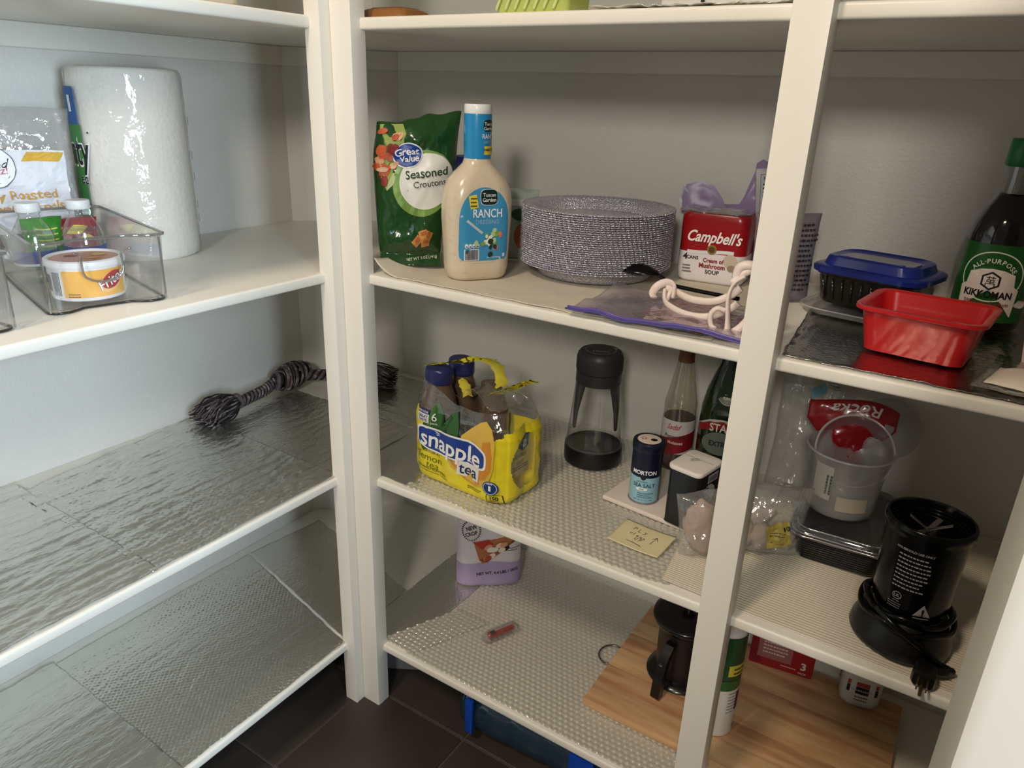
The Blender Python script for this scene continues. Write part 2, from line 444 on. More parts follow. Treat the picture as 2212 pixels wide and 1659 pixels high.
foil_sheet('foil_liner', 'dull foil sheet beneath the tea pack corner, behind the corner post', [(-.066, .0300), (.075, .0285), (.060, .2000), (-.066, .2000)], ZC, FOIL, .0012, .0003, 4, 80, 90, 0, 0, 'x')
foil_sheet('foil_liner', 'foil sheet along the back wall behind the yellow tea pack', [(-.2800, .2020), (.060, .2020), (.060, .400), (-.2800, .400)], ZC, FOIL, .0016, .0003, 14, 110, 80, 0, 0, 'x')
foil_sheet('foil_liner', 'large dimpled foil sheet on the lowest left shelf beside the corner post', [(-.420, -.345), (-.0600, -.345), (-.0600, -.0200), (-.420, .058)], ZD, FOIL, .0014, .0010, 5, 230, 230, .0008)
foil_sheet('foil_liner', 'foil sheet at the bottom left of the lowest left shelf, past the black tear', [(-.425, -1.00), (-.0600, -1.00), (-.0600, -.343), (-.425, -.340)], ZD, FOIL, .0022, .0003, 6, 120, 160, .0022, .002)
foil_sheet('foil_liner', 'foil sheet filling the corner of the lowest shelf behind the post', [(-.4200, .064), (-.0680, -.012), (-.0680, .160), (-.4000, .240)], ZD, FOIL, .0010, .0006, 7, 120, 80)
foil_sheet('foil_liner', 'dimpled foil sheet left of the rice bag on the lowest shelf', [(-.066, .030), (.045, .030), (.045, .400), (-.066, .400)], ZD, FOIL, .0010, .0007, 8, 70, 200)
foil_sheet('foil_liner', 'shiny wrinkled foil under the red tub on the right shelf', [(.590, .0240), (1.05, .0210), (1.05, .4100), (.560, .4100)], ZB, FOIL_DARK, .0016, .0004, 9, 190, 160, 0, .0020)
foil_sheet('foil_liner', 'crumpled foil strip under the green glass dish on the topmost shelf', [(.330, .0250), (.55, .0230), (.55, .2400), (.330, .2300)], ZA, FOIL, .003, .0004, 11, 60, 60, 0, .002)

# clear bubble wrap: bubbles are real
def bubble_sheet(label, x0, x1, y0, y1, z, pitch=.0105, nx=None, seed=0, lim=None, h=.0026, lift=0, skew=.0):
    px = pitch; py = pitch*.866; n_u = int((x1-x0)/(pitch/6.5)); n_v = int((y1-y0)/(py/6.5))
    def f(x, y):
        X, Y = x+skew*y, y
        j = round(Y/py); best = 9
        for jj in (j-1, j, j+1):
            ox = (jj % 2)*.5*px; i = round((X-ox)/px); best = min(best, math.hypot(X-ox-i*px, Y-jj*py))
        r = .40*px; b = max(0, 1-(best/r)**2)**.5 if best < r else 0
        w_ = .0010*(1+fbm(x*9, y*9, seed))
        if lim: 
            x, y = lim(x, y)
        return (x, y, z+.0006+lift+w_+h*b)
    o = put('bubble_wrap', sheet(f, x0, x1, y0, y1, n_u, n_v, .0003), BUBBLE, None, 180)
    return tag(o, label, 'bubble wrap')
bubble_sheet('clear bubble wrap under the shaker and tea pack on the third back shelf', .052, .500, .026, .405, ZC, lim=lambda x, y: (x+(.01*noise.noise(Vector((0, y*30, 0))) if x < .06 else 0), y+(.006*noise.noise(Vector((x*25, 0, 3)))+(.030*min(1, max(0, (x-.10)/.15)) if False else 0) if y < .03 else 0)))
bubble_sheet('clear bubble wrap covering the lowest back shelf under the battery', .047, .549, .024, .412, ZD, seed=4)
bubble_sheet('torn flap of bubble wrap over the foil beside the corner post', .000, .070, .026, .170, ZD, pitch=.0105, seed=8, lift=.0034, lim=lambda x, y: (x+.055*max(0, (y-.03))/.14-.01*(1-y/.17), y))
# ribbed clear liner
RIB = mat('ribbed_liner', srgb(206, 198, 180), .30, spec=.6)
def ribbed(label, corners, z, pitch=.0052, n=90):
    a, b, c, d = [Vector((*p, 0)) for p in corners]
    L = (d-a).length; nv = int(L/pitch*4)
    def f(u, v):
        p = a*(1-u)*(1-v)+b*u*(1-v)+c*u*v+d*(1-u)*v
        return (p.x, p.y, z+.0012+.0008*math.sin(v*L/pitch*2*PI)+.0006*fbm(p.x*8, p.y*8, 2))
    return tag(put('ribbed_liner', sheet(f, 0, 1, 0, 1, n, nv, .0008), RIB, None, 180), label, 'shelf liner')
ribbed('ribbed clear plastic liner under the black blender base', [(.5560, .0340), (1.0, .0320), (1.0, .410), (.5560, .410)], ZC)
ribbed('ribbed clear liner right of the handwritten yellow note', [(.488, .034), (.5495, .032), (.5495, .155), (.474, .155)], ZC+.003, .0045, 16)
# paper liner under the plates
PAPER = mat('liner_paper', srgb(214, 206, 188), .7, bump=(30, .3, 'noise'))
def pf(u, v):
    x = .0035+.565*u; y = .0245+.375*v+.004*fbm(x*14, 0, 1)*(1-v)
    h = .0012*(1+fbm(x*16, y*16, 4))
    if u < .08: h += .022*((.08-u)/.08)**2*(1-v)**2
    return (x, y, ZB+.0006+h)
tag(put('paper_liner', sheet(pf, 0, .90, 0, 1, 120, 80, .0003), PAPER, None, 180), 'wrinkled cream paper liner under the plates and the croutons', 'shelf liner')
# loose pale box standing on the floor in the corner
gb = tag(put('plastic_crate', mv(rotg(rloft([(0, .20, .16, .012), (.004, .206, .166, .014), (.100, .216, .176, .016), (.104, .222, .182, .016), (.108, .222, .182, .016)], 5), R(30)), -.055, .172, 0), mat('crate_plastic', srgb(150, 148, 150), .5)), 'pale grey plastic crate on the floor behind the corner post', 'crate')
# ------------------------------------------------------------------ left run: paper towels
t = thing('paper_towel_roll', 'tall white paper towel roll in clear wrap on the left shelf', 'paper towels', (-.364, -.098, ZB), 58)
def twf(a, z): return .0012*noise.noise(Vector((math.sin(a)*2, math.cos(a)*2, z*12)))
put('paper_roll', lathe([(.070, 0), (.0745, .003), (.0760, .02), (.0764, .13), (.0755, .249), (.074, .266), (.069, .270), (.020, .270), (.0195, .254)], 56, twf), mat('towel_paper', srgb(238, 233, 222), .85, bump=(160, .25, 'vor')), t, 60)
def wf(a, z):
    return .0018*max(0, noise.noise(Vector((a*5, z*9+a*2, 1))))+.0012*noise.noise(Vector((a*9, z*40, 4)))
put('plastic_wrapper', lathe([(.070, .001), (.0770, .004)]+[(.0778+.0002*math.sin(i*.9), .004+.258*i/50) for i in range(1, 50)]+[(.0775, .262), (.074, .270), (.058, .273)], 110, wf, True, False), WRAP, t, 180)
cs = cyl_s(.0804, 0, 0)
A0 = -.0804*R(72)
dec(t, 'blue_print', rect(.050, .050, A0, .218, 12, 8), cs, 0, flat(34, 92, 158))
dec(t, 'green_print', warp(rect(.050, .143, 0, 0, 12, 12), lambda x, y: (x+A0+.004*math.sin(y*20)*(x > 0), y+.1215, 0)), cs, 0, flat(62, 128, 62))
dec(t, 'window_print', rect(.008, .022, A0+.011, .221, 2, 2), cs, .0004, flat(225, 230, 235))
dec(t, 'lettering', txt('nty', .064, .035, -.0804*R(60), .160, .62), cs, .0003, flat(240, 240, 240))
dec(t, 'lettering', txt('nty', .060, .010, -.0804*R(60), .160, .62), cs, .0009, flat(16, 16, 16))
dec(t, 'lettering', txt('ec', .022, .030, -.0804*R(57), .120, .8), cs, .0006, flat(240, 240, 240))
dec(t, 'lettering', txt('ec', .022, .012, -.0804*R(57), .120, .8), cs, .0010, flat(16, 16, 16))
dec(t, 'registered_mark', ell(.003, .003, -.0804*R(42), .183, n=12, rings=1), cs, .0006, flat(40, 40, 40))
for i, z in enumerate((.200, .150, .118, .075, .055)):
    dec(t, 'edge_print', rect(.004, .012, .0804*R(80), z, 2, 3), cs, .0003, flat(70, 66, 62))

# salad topping bag --------------------------------------------------------
def pillow(w, h, th, seed=0, wr=.004, taper=.0, sharp=2.2, topfold=0):
    """front skin of a filled bag standing on z=0, facing -y"""
    def f(u, v, sgn=-1):
        U = max(-1, min(1, u/(w/2))); Vv = max(0, min(1, v/h))
        k = max(0, (1-abs(U)**sharp))*max(0, (1-abs(2*Vv-1)**3.2))
        x = u*(1-taper*Vv)*(1-.06*math.sin(PI*Vv)); wob = wr*fbm(u*30, v*30, seed)*(.35+.65*min(1, k*3))
        return (x+.25*wob, sgn*(th/2*k**.6)+wob, v+.003*noise.noise(Vector((u*25, seed, 0)))*Vv)
    return f
def bag_geo(f, w, h, nu=40, nv=50):
    a = grid(lambda u, v: f(u, v, -1), -w/2, w/2, 0, h, nu, nv)
    b = grid(lambda u, v: f(u, v, 1), -w/2, w/2, 0, h, nu, nv)
    n = nu+1
    rim = [i for i in range(n)]+[j*n+nu for j in range(1, nv+1)]+[nv*n+i for i in range(nu-1, -1, -1)]+[j*n for j in range(nv-1, 0, -1)]
    N = len(a[0]); F = a[1]+[tuple(reversed([i+N for i in q])) for q in b[1]]+[(rim[(i+1) % len(rim)], rim[i], rim[i]+N, rim[(i+1) % len(rim)]+N) for i in range(len(rim))]
    return a[0]+b[0], F
def skin(f): return num_s(lambda u, v: f(u, v, -1))
t = thing('salad_topping_bag', 'clear bag with a white sunflower kernel label behind the water bottles', 'bag', (-.400, -.252, ZB), 62, -3)
f = pillow(.150, .215, .040, 3, .007)
put('plastic_pouch', bag_geo(f, .150, .215), CLEARBAG, t, 180)
s = skin(f)
dec(t, 'paper_label', rect(.128, .112, 0, .103, 22, 22), s, .0016, flat(226, 226, 232))
dec(t, 'gold_band', warp(rect(.046, .013, .036, .150, 10, 3), lambda x, y: (x+(.150-y)*-.6, y, 0)), s, .0024, flat(216, 170, 60))
dec(t, 'round_badge', ell(.054, .054, -.024, .137, n=40, rings=5), s, .0024, flat(120, 116, 120))
dec(t, 'round_badge', ell(.051, .051, -.024, .137, n=40, rings=5), s, .0028, flat(240, 240, 242))
dec(t, 'lettering', txt('Salad', .0195, .004, -.024, .141, .9, .25, 3), s, .0034, flat(24, 22, 24))
dec(t, 'lettering', txt('pizazz!', .0118, 0, -.023, .131, 1.05, 0, 3), s, .0034, flat(190, 90, 110))
dec(t, 'lettering', txt('Honey Roasted', .0172, .012, -.010, .100, 1.05, 0, 2), s, .0034, flat(206, 160, 84))
dec(t, 'lettering', txt('Sunflower Kernels', .0172, .012, -.012, .083, 1.02, 0, 2), s, .0034, flat(206, 160, 84))
kern = mat('kernels', srgb(120, 96, 70), .8, noise_col=(300, srgb(70, 56, 42), .4, .6), bump=(300, .8, 'vor'))
put('sunflower_kernels', blob(0, 0, .032, .062, .012, .026, 24, 12, .2, 3), kern, t)

# clear bins ---------------------------------------------------------------
def bin_outline(L, W, z, fl=0, inset=0):
    """long side along -x .. local front at x=0; front has a recessed wave"""
    pts = []
    W2 = W/2+fl-inset; x1 = fl-inset; x0 = -L-fl+inset
    r = .012
    def arc(cx, cy, a0, a1, n=5):
        for i in range(n+1):
            a = R(a0+(a1-a0)*i/n); pts.append((cx+r*math.cos(a), cy+r*math.sin(a)))
    arc(x0+r, -W2+r, 180, 270); arc(x1-r, -W2+r, 270, 360)
    for i in range(1, 12):                       # front wave
        v = -W2+r+(2*W2-2*r)*i/12; k = math.sin(PI*i/12)
        pts.append((x1-.011*max(0, min(1, (k-.35)*3)), v))
    arc(x1-r, W2-r, 0, 90); arc(x0+r, W2-r, 90, 180)
    return pts
def clear_bin(label, loc, rz, L=.262, W=.134, Hh=.083):
    t = thing('clear_bin', label, 'storage bin', loc, rz, group=None)
    o = loft([(0, bin_outline(L, W, 0, -.006)), (.003, bin_outline(L, W, 0, -.002)), (Hh-.004, bin_outline(L, W, 0, .002)), (Hh-.003, bin_outline(L, W, 0, .0045)), (Hh, bin_outline(L, W, 0, .0045)),
              (Hh, bin_outline(L, W, 0, .001)), (.006, bin_outline(L, W, 0, -.0045)), (.0035, bin_outline(L, W, 0, -.008))])
    put('bin_body', o, CLEAR, t, 50)
    edge = film('bin_edge', haze=.10, gloss=.2, rough=.08, edge=1, edgecol=(.12, .12, .12), tint=(.55, .55, .54))
    P = bin_outline(L, W, 0, .0035); P3 = [(x, y, Hh-.0005) for x, y in P]; P3.append(P3[0])
    put('rim_bead', tube(P3, .0019, 8, False), edge, t, 180)
    Q = bin_outline(L, W, 0, -.003); Q3 = [(x, y, .0022) for x, y in Q]; Q3.append(Q3[0])
    put('base_edge', tube(Q3, .0016, 8, False), mat('bin_base_edge', srgb(40, 38, 36), .2, alpha=.75), t, 180)
    for y in (-W/2+.004, W/2-.004):
        put('corner_rib', tube([(-.002, y, .004), (.0, y, Hh-.004)], .0014, 6), edge, t)
    hx = -.0095
    put('handle_recess', tube(smooth([(.0, -.030, Hh-.014), (hx, -.022, Hh-.020), (hx, -.020, Hh-.044), (hx, 0, Hh-.052), (hx, .020, Hh-.044), (hx, .022, Hh-.020), (.0, .030, Hh-.014)], 5), .0014, 6), edge, t, 180)
    return t
clear_bin('clear plastic bin holding the orange dip tub and two water bottles', (-.104, -.309, ZB), -14)
b2 = clear_bin('clear plastic bin cut off by the left edge of the photo', (-.094, -.480, ZB), 3)
t = thing('pretzel_bag', 'brown paper snack bag inside the bin at the left edge', 'bag', (-.190, -.475, ZB+.0045), 90)
f = pillow(.085, .062, .07, 9, .003); put('paper_pouch', bag_geo(f, .085, .062, 20, 20), flat(110, 92, 84), t, 180)

# dip tub -------------------------------------------------------------------
t = thing('dip_tub', 'round white dip tub with an orange label in the clear bin', 'tub', (-.166, -.300, ZB+.0052), 58)
t.scale = (.97, .97, 1)
put('tub_body', lathe([(.037, 0), (.0405, .0015), (.0415, .004), (.0425, .040), (.0425, .043)], 56), flat(232, 230, 228), t)
put('tub_rim', lathe([(.0425, .0405), (.0450, .0410), (.0458, .044), (.0450, .0475), (.0425, .049), (.0400, .0485), (.0392, .0465)], 56), flat(238, 237, 236, .3), t)
put('peel_lid', lathe([(.0392, .0462), (.0388, .0466), (.001, .0468)], 48), flat(196, 110, 56, .3), t)
cs = cyl_s(lambda z: .0416+.0011*z/.04, 0, 0)
dec(t, 'orange_label', rect(.078, .032, .014, .0215, 24, 3), cs, .0004, flat(238, 176, 62))
dec(t, 'nutrition_panel', rect(.016, .032, -.034, .0215, 5, 3), cs, .0005, flat(226, 224, 222))
dec(t, 'nutrition_print', join(*[rect(.0012, .028, -.039+.002*i, .0215, 1, 2) for i in range(6)]), cs, .0008, flat(120, 116, 116))
dec(t, 'barcode', bars(.013, .020, -.0515, .0215, 16), cs, .0006, flat(60, 58, 58))
dec(t, 'brand_oval', ell(.034, .022, .031, .0225, rot=28, n=32), cs, .0009, flat(240, 190, 110))
dec(t, 'brand_oval', ell(.030, .018, .032, .0245, rot=28, n=32), cs, .0012, flat(176, 34, 30))
dec(t, 'lettering', txt('Fritos', .0165, .03, .031, .025, .95, .15, 24), cs, .0015, flat(90, 20, 20))
dec(t, 'lettering', txt('Fritos', .0165, .012, .031, .025, .95, .15, 24), cs, .0019, flat(244, 240, 238))
dec(t, 'small_print', lines(.016, 2, .003, .0012, -.012, .010), cs, .0009, flat(90, 60, 30))
for x, y, c in ((.01, -.008, (226, 150, 60)), (-.014, .010, (150, 50, 34)), (.016, .012, (234, 190, 70))):
    dec(t, 'lid_picture', ell(.018, .012, x, y, n=16, rings=2), top_s(.0468), .0003, flat(*c))

# water bottles
def water_bottle(label, loc, rz=50):
    t = thing('water_bottle', label, 'bottle', loc, rz)
    put('bottle_body', lathe([(.020, 0), (.0262, .003), (.027, .010), (.0255, .016), (.027, .022), (.027, .060), (.0255, .066), (.026, .072), (.0225, .086), (.0155, .100), (.0125, .107), (.0125, .112), (.0140, .113), (.0140, .115), (.0115, .116)], 40), GLASS, t, 60)
    put('water', lathe([(.019, .001), (.0252, .004), (.0258, .012), (.0246, .016), (.0258, .022), (.0258, .060), (.0246, .066), (.025, .072), (.0235, .080), (.0232, .081)], 40), film('water_in_bottle', tint=(.93, .95, .95), haze=.02, gloss=.03, edge=.5, edgecol=(.4, .42, .42)), t, 60)
    put('cap', lathe([(.0145, .1155), (.0150, .1165), (.0150, .128), (.0140, .1300), (.001, .1302)], 48, lambda a, z: .0003*math.cos(a*30) if z < .128 else 0), flat(226, 226, 224, .35), t)
    cs = cyl_s(.0274, 0, 0)
    dec(t, 'blue_label', rect(.110, .020, 0, .044, 40, 1), cs, 0, flat(30, 62, 140))
    dec(t, 'label_edge', rect(.110, .004, 0, .032, 40, 1), cs, .0001, flat(230, 232, 238))
    for c in t.children: pass
    t.scale = (.95, .95, .77)
    return t
water_bottle('white-capped water bottle nearer the paper towels, in the bin', (-.272, -.242, ZB+.0042))
water_bottle('white-capped water bottle at the left end of the bin behind the tub', (-.286, -.298, ZB+.0042))
t = thing('snack_packet', 'green and yellow snack packet lying behind the left water bottle', 'packet', (-.338, -.262, ZB+.0060), 62, -12)
f = pillow(.050, .094, .018, 12, .003); put('pouch', bag_geo(f, .050, .094, 20, 24), flat(60, 140, 44, .3), t, 180); s = skin(f); t.scale = (1, 1, .74)
for i in range(4): dec(t, 'yellow_stripe', warp(rect(.026, .0022, 0, 0, 10, 1), lambda x, y, i=i: (x+.006, y+.070-.010*i+3*(x*x)*4, 0)), s, .0012, flat(230, 224, 60))
t = thing('snack_packet', 'red and yellow snack packet lying behind the right water bottle', 'packet', (-.326, -.226, ZB+.0070), 62, -10)
f = pillow(.060, .084, .018, 15, .003); put('pouch', bag_geo(f, .060, .084, 20, 24), flat(150, 30, 44, .3), t, 180); s = skin(f)
t.scale = (1, 1, .78)
dec(t, 'yellow_burst', ell(.030, .018, .004, .062, n=20, p=1.1, rot=20), s, .0014, flat(236, 214, 70)); dec(t, 'yellow_burst', ell(.018, .012, .016, .048, n=20, p=1.1), s, .0014, flat(236, 226, 110))

# rope toy -------------------------------------------------------------------
ROPE = mat('rope_yarn', srgb(92, 82, 84), .9, noise_col=(70, srgb(150, 140, 138), .50, .60))
ROPE_D = mat('rope_yarn_dark', srgb(38, 31, 33), .9)
t = thing('rope_toy', 'dark grey knotted rope toy with frayed ends lying in the corner', 'rope toy', (-.405, .06, ZC+.0035))
def rp(p): return (p[0]+.405, p[1]-.06, p[2])
path = smooth([rp(p) for p in [(-.385, .048, .022), (-.392, .085, .022), (-.398, .120, .022), (-.404, .150, .026), (-.400, .190, .028), (-.372, .235, .028), (-.340, .272, .022), (-.318, .292, .02)]], 8)
def strands(path, n, r, tr, turns, ph=0, sub=3):
    P = [Vector(p) for p in path]; out = []; L = len(P)
    for k in range(n):
        q = []
        for i in range((L-1)*sub+1):
            j = min(i//sub, L-2); f_ = i/sub-j; p = P[j].lerp(P[j+1], f_); d = (P[j+1]-P[j]).normalized()
            sx = d.cross(Vector((0, 0, 1))).normalized(); sz = sx.cross(d)
            a = ph+2*PI*k/n+turns*2*PI*i/((L-1)*sub); q.append(tuple(p+sx*r*math.cos(a)+sz*r*math.sin(a)))
        out.append(tube(q, tr, 6))
    return out
put('rope_cord', join(*strands(path, 3, .0058, .0062, 9)), ROPE, t, 180)
put('rope_cord', join(*strands(path, 3, .0075, .0042, 9, PI/3)), ROPE_D, t, 180)
def knot(c, d, L, rr, seed, n=14):
    c, d = Vector(c), Vector(d).normalized(); sx = d.cross(Vector((0, 0, 1))).normalized(); sz = sx.cross(d); rnd = random.Random(seed); A, B = [], []
    for k in range(n):
        f_ = k/(n-1)-.5; r = rr*(1-(2*f_)**2*.55); tilt = rnd.uniform(-.35, .35)
        q = []
        for i in range(19):
            a = 2*PI*i/18; q.append(tuple(c+d*(L*f_+.008*math.sin(a+tilt*3)+rnd.uniform(-.0006, .0006))+(sx*math.cos(a)+sz*math.sin(a))*r))
        for m_ in range(3):
            off = (m_-1)*.0028; qq = [tuple(Vector(p)+d*off+((Vector(p)-c).normalized())*.0012*(1-abs(m_-1))) for p in q]
            (A if (k+m_) % 3 else B).append(tube(qq, .0022, 5, False))
    return join(*A), join(*B)
for c, d, L, rr, sd in ((rp((-.398, .190, .033)), (.02, 1, .05), .078, .0255, 1), (rp((-.345, .268, .026)), (.7, .7, 0), .036, .018, 4)):
    A, B = knot(c, d, L, rr, sd)
    k = put('knot', A, ROPE, t, 180); put('dark_yarn', B, ROPE_D, k, 180)
def tassel(base, d, n, L, spread, seed):
    base, d = Vector(base), Vector(d).normalized(); rnd = random.Random(seed); A, B = [], []
    side = d.cross(Vector((0, 0, 1))).normalized()
    for i in range(n):
        a = rnd.uniform(0, 2*PI); r0 = .011*rnd.random()**.5; l = L*rnd.uniform(.75, 1.1); sp = rnd.uniform(-1, 1)*spread; up = rnd.uniform(-.2, .55)
        p0 = base+side*r0*math.cos(a)+Vector((0, 0, 1))*(r0*math.sin(a))
        q = []
        for j in range(7):
            f_ = j/6; p = p0+d*l*f_+side*(sp*l*f_**1.3+r0*1.3*math.cos(a)*math.sin(PI*min(1, f_*1.2)))+Vector((0, 0, 1))*(r0*1.2*math.sin(a)*math.sin(PI*f_)+up*.018*f_-.010*f_*f_)
            p += Vector((rnd.uniform(-1, 1), rnd.uniform(-1, 1), rnd.uniform(-1, 1)))*.0016*f_
            p.z = max(p.z, .0022); q.append(tuple(p))
        (A if rnd.random() < .55 else B).append(tube(q, [.0017]*5+[.0014, .0008], 5))
    return join(*A), join(*B)
for base, d, n, L, sp, sd in ((rp((-.386, .046, .026)), (.10, -1, 0), 230, .078, .42, 1), (rp((-.322, .290, .024)), (.80, .55, 0), 200, .088, .42, 2)):
    A, B = tassel(base, d, n, L, sp, sd)
    k = put('tassel', A, ROPE, t, 180); tag(k, kind='stuff'); k2 = put('dark_yarn', B, ROPE_D, k, 180); tag(k2, kind='stuff')
    q = []; bb = Vector(base); dd = Vector(d).normalized(); sd_ = dd.cross(Vector((0, 0, 1))).normalized()
    for i in range(49):
        a = 2*PI*i/16; q.append(tuple(bb+dd*(-.004+.008*i/48)+sd_*.0135*math.cos(a)+Vector((0, 0, 1))*.0135*math.sin(a)))
    put('tassel_binding', tube(q, .0026, 6), ROPE, t, 180)
# things at the very top left
t = thing('linen_basket', 'beige linen basket on the topmost left shelf, only its foot in view', 'basket', (-.185, -.176, ZA), 0)
LIN = mat('linen', srgb(206, 190, 162), .9, bump=(220, .5, 'noise'))
put('basket_body', rloft([(0, .205, .145, .02), (.004, .215, .155, .024), (.14, .230, .170, .028), (.16, .226, .166, .026), (.155, .214, .154, .024), (.01, .200, .142, .02)], 6), LIN, t, 60)
put('hem_band', rloft([(.128, .2325, .1725, .028), (.150, .2345, .1745, .028)], 6, False, False), flat(170, 150, 122, .9), t, 60)
# ------------------------------------------------------------------ plate shelf: croutons
def crimp_bag(parent_geo_fn, h): pass
t = thing('crouton_bag', 'dark green bag of seasoned croutons beside the dressing bottle', 'bag', (.028, .076, ZB+.0075), 44, -3, 1)
W_, H_ = .112, .212
def cf(u, v, sgn=-1):
    U = u/(W_/2); Vv = v/H_
    wid = .74+.32*min(1, Vv/.75)**.9+(.10*(1-Vv/.08) if Vv < .08 else 0)
    k = max(0, 1-abs(U)**2.4)*max(0, min(1, (Vv-.10)*9 if Vv < .5 else (1.0-Vv)*7.5))
    wob = .0060*fbm(u*30, v*24, 2)
    lean = .014*(Vv**2)
    top = (.010*U+.004*noise.noise(Vector((u*50, 1, 0))))*max(0, Vv-.7)/.3
    return (u*wid+lean+.2*wob, sgn*.021*k**.55+wob*(.4+.6*k), v+top+.004*math.sin(u*60)*max(0, Vv-.9)*4)
PRG = mat('crouton_green', srgb(30, 72, 32), .20, coat=.4, bump=(60, .5, 'noise'))
put('bag_film', bag_geo(cf, W_, H_, 48, 64), PRG, t, 180)
s = skin(cf)
k = put('front_panel', warp(ell(.078, .078, .018, .124, n=40, rings=8), lambda x, y: s(x, y, .0011)), flat(232, 234, 228, .35), t, 180)
dec(t, 'panel_edge', ell(.088, .092, .014, .121, n=40, rings=8), s, .0006, flat(122, 158, 78, .35))
dec(t, 'brand_oval', ell(.040, .036, -.012, .160, n=36, rings=5, rot=8), s, .0020, flat(238, 240, 244, .35))
dec(t, 'brand_oval', ell(.037, .033, -.012, .160, n=36, rings=5, rot=8), s, .0024, flat(24, 64, 146, .35))
dec(t, 'lettering', join(txt('Great', .0135, .02, -.013, .1655, rot=6), txt('Value', .0115, .02, -.009, .1555, rot=6)), s, .0030, flat(240, 242, 246))
dec(t, 'lettering', txt('Seasoned', .0165, .012, .016, .137, .95, 0, 9), s, .0024, flat(36, 66, 38))
dec(t, 'lettering', txt('Croutons', .0125, .0, .022, .123, .95, 0, 9), s, .0024, flat(46, 66, 42))
dec(t, 'net_weight', txt('NET WT 5 OZ (141g)', .0062, .01, .022, .013, 1, 0, 6), s, .0016, flat(214, 220, 206))
rnd = random.Random(4)
dec(t, 'salad_band', poly([(-.051, .207), (-.022, .206), (-.016, .190), (-.018, .150), (-.030, .118), (-.038, .110), (-.046, .130), (-.050, .160)], 6), s, .0010, flat(150, 168, 84, .35))
for i in range(26):
    x = rnd.uniform(-.048, -.026); y = rnd.uniform(.120, .203)
    dec(t, 'salad_picture', ell(rnd.uniform(.008, .016), rnd.uniform(.006, .014), x, y, n=10, rings=2, rot=rnd.uniform(0, 90), p=rnd.choice((1.5, 2, 3))), s, .0016+.00006*i,
        flat(*rnd.choice(((176, 92, 56), (132, 34, 34), (204, 150, 112), (96, 122, 50), (214, 178, 140), (196, 88, 50), (84, 48, 34)))))
for x, y, r_ in ((.020, .050, 20), (.010, .040, 50), (.024, .038, 10), (.028, .048, 70)):
    dec(t, 'crouton_picture', rect(.014, .012, x, y, 2, 2, r_), s, .0016+x*.01, flat(202, 140, 74)); dec(t, 'crouton_picture', rect(.009, .005, x+.001, y+.002, 2, 1, r_), s, .0020+x*.01, flat(170, 98, 48))
# thing hidden behind it
t = thing('blue_lid_jar', 'jar with a dark blue lid standing hidden behind the croutons', 'jar', (.066, .175, ZB+.003))
put('jar_body', lathe([(.024, 0), (.027, .004), (.027, .120), (.024, .136), (.024, .148)], 32), flat(196, 168, 138, .3), t)
put('jar_lid', lathe([(.0255, .140), (.0262, .142), (.0262, .160), (.025, .162)], 36), flat(30, 44, 120, .35), t)

# ranch dressing ------------------------------------------------------------
t = thing('dressing_bottle', 'tall cream salad dressing bottle with a blue label and neck sleeve', 'bottle', (.128, .106, ZB+.0028), 57)
CRM = mat('dressing', srgb(214, 200, 176), .22, noise_col=(120, srgb(196, 180, 152), .60, .75), coat=.3)
sec = [(0, .080, .050, .022), (.004, .088, .057, .026), (.018, .093, .061, .026), (.040, .094, .062, .026), (.085, .1000, .062, .026), (.110, .1005, .0620, .028), (.125, .096, .0600, .028), (.138, .084, .055, .026),
       (.147, .068, .049, .024), (.154, .054, .044, .0215), (.160, .042, .038, .0188), (.168, .0365, .0365, .0182), (.175, .036, .036, .018)]
put('bottle_body', rloft(sec, 10), CRM, t, 60)
put('neck_sleeve', lathe([(.0181, .1660), (.0190, .1665), (.0193, .190), (.0191, .222), (.0188, .2245)], 48), flat(38, 140, 196, .25), t)
put('cap', lathe([(.0187, .2245), (.0189, .225), (.0189, .2350), (.0180, .2366), (.001, .2367)], 48), flat(236, 238, 240, .3), t)
def rs(u, v, k=0):      # front of the bottle: gentle curve
    import bisect
    zs = [q[0] for q in sec]; i = max(1, min(len(sec)-1, bisect.bisect(zs, v))); f_ = (v-zs[i-1])/(zs[i]-zs[i-1])
    d = sec[i-1][2]*(1-f_)+sec[i][2]*f_; w_ = sec[i-1][1]*(1-f_)+sec[i][1]*f_; r_ = .026
    e = max(0, abs(u)-(w_/2-r_)); y = -(d/2-r_)-math.sqrt(max(r_*r_-e*e, 0))
    return (u, y-k, v)
lab = []
for i in range(41):
    a = PI*i/40; lab.append((.037*math.cos(a)*(1.0), .080+.050*math.sin(a)**.8))
lab += [(-.037, .070), (-.037, .045), (-.036, .034), (-.032, .030), (-.015, .0292), (.015, .0292), (.032, .030), (.036, .034), (.037, .045), (.037, .070)]
dec(t, 'label_ridge', poly([(x*1.10, .078+(y-.078)*1.07) for x, y in lab], 10), rs, .0005, CRM, 180)
dec(t, 'front_label', poly(lab, 12), rs, .0011, flat(62, 148, 196, .3), 180)
K = flat(14, 44, 44, .4)
dec(t, 'brand_badge', ell(.026, .022, .006, .117, p=4, n=28), rs, .0015, flat(230, 234, 232)); dec(t, 'brand_badge', ell(.0245, .0205, .006, .117, p=4, n=28), rs, .0018, K)
dec(t, 'lettering', join(txt('Tuscan', .0068, .01, .006, .1203), txt('Garden', .0068, .01, .006, .1135)), rs, .0022, flat(232, 236, 236))
dec(t, 'lettering', txt('RANCH', .0165, .012, .004, .0955, .78), rs, .0016, flat(238, 242, 246))
dec(t, 'lettering', txt('DRESSING', .0085, .0, .004, .0835, .92), rs, .0016, flat(150, 190, 214))
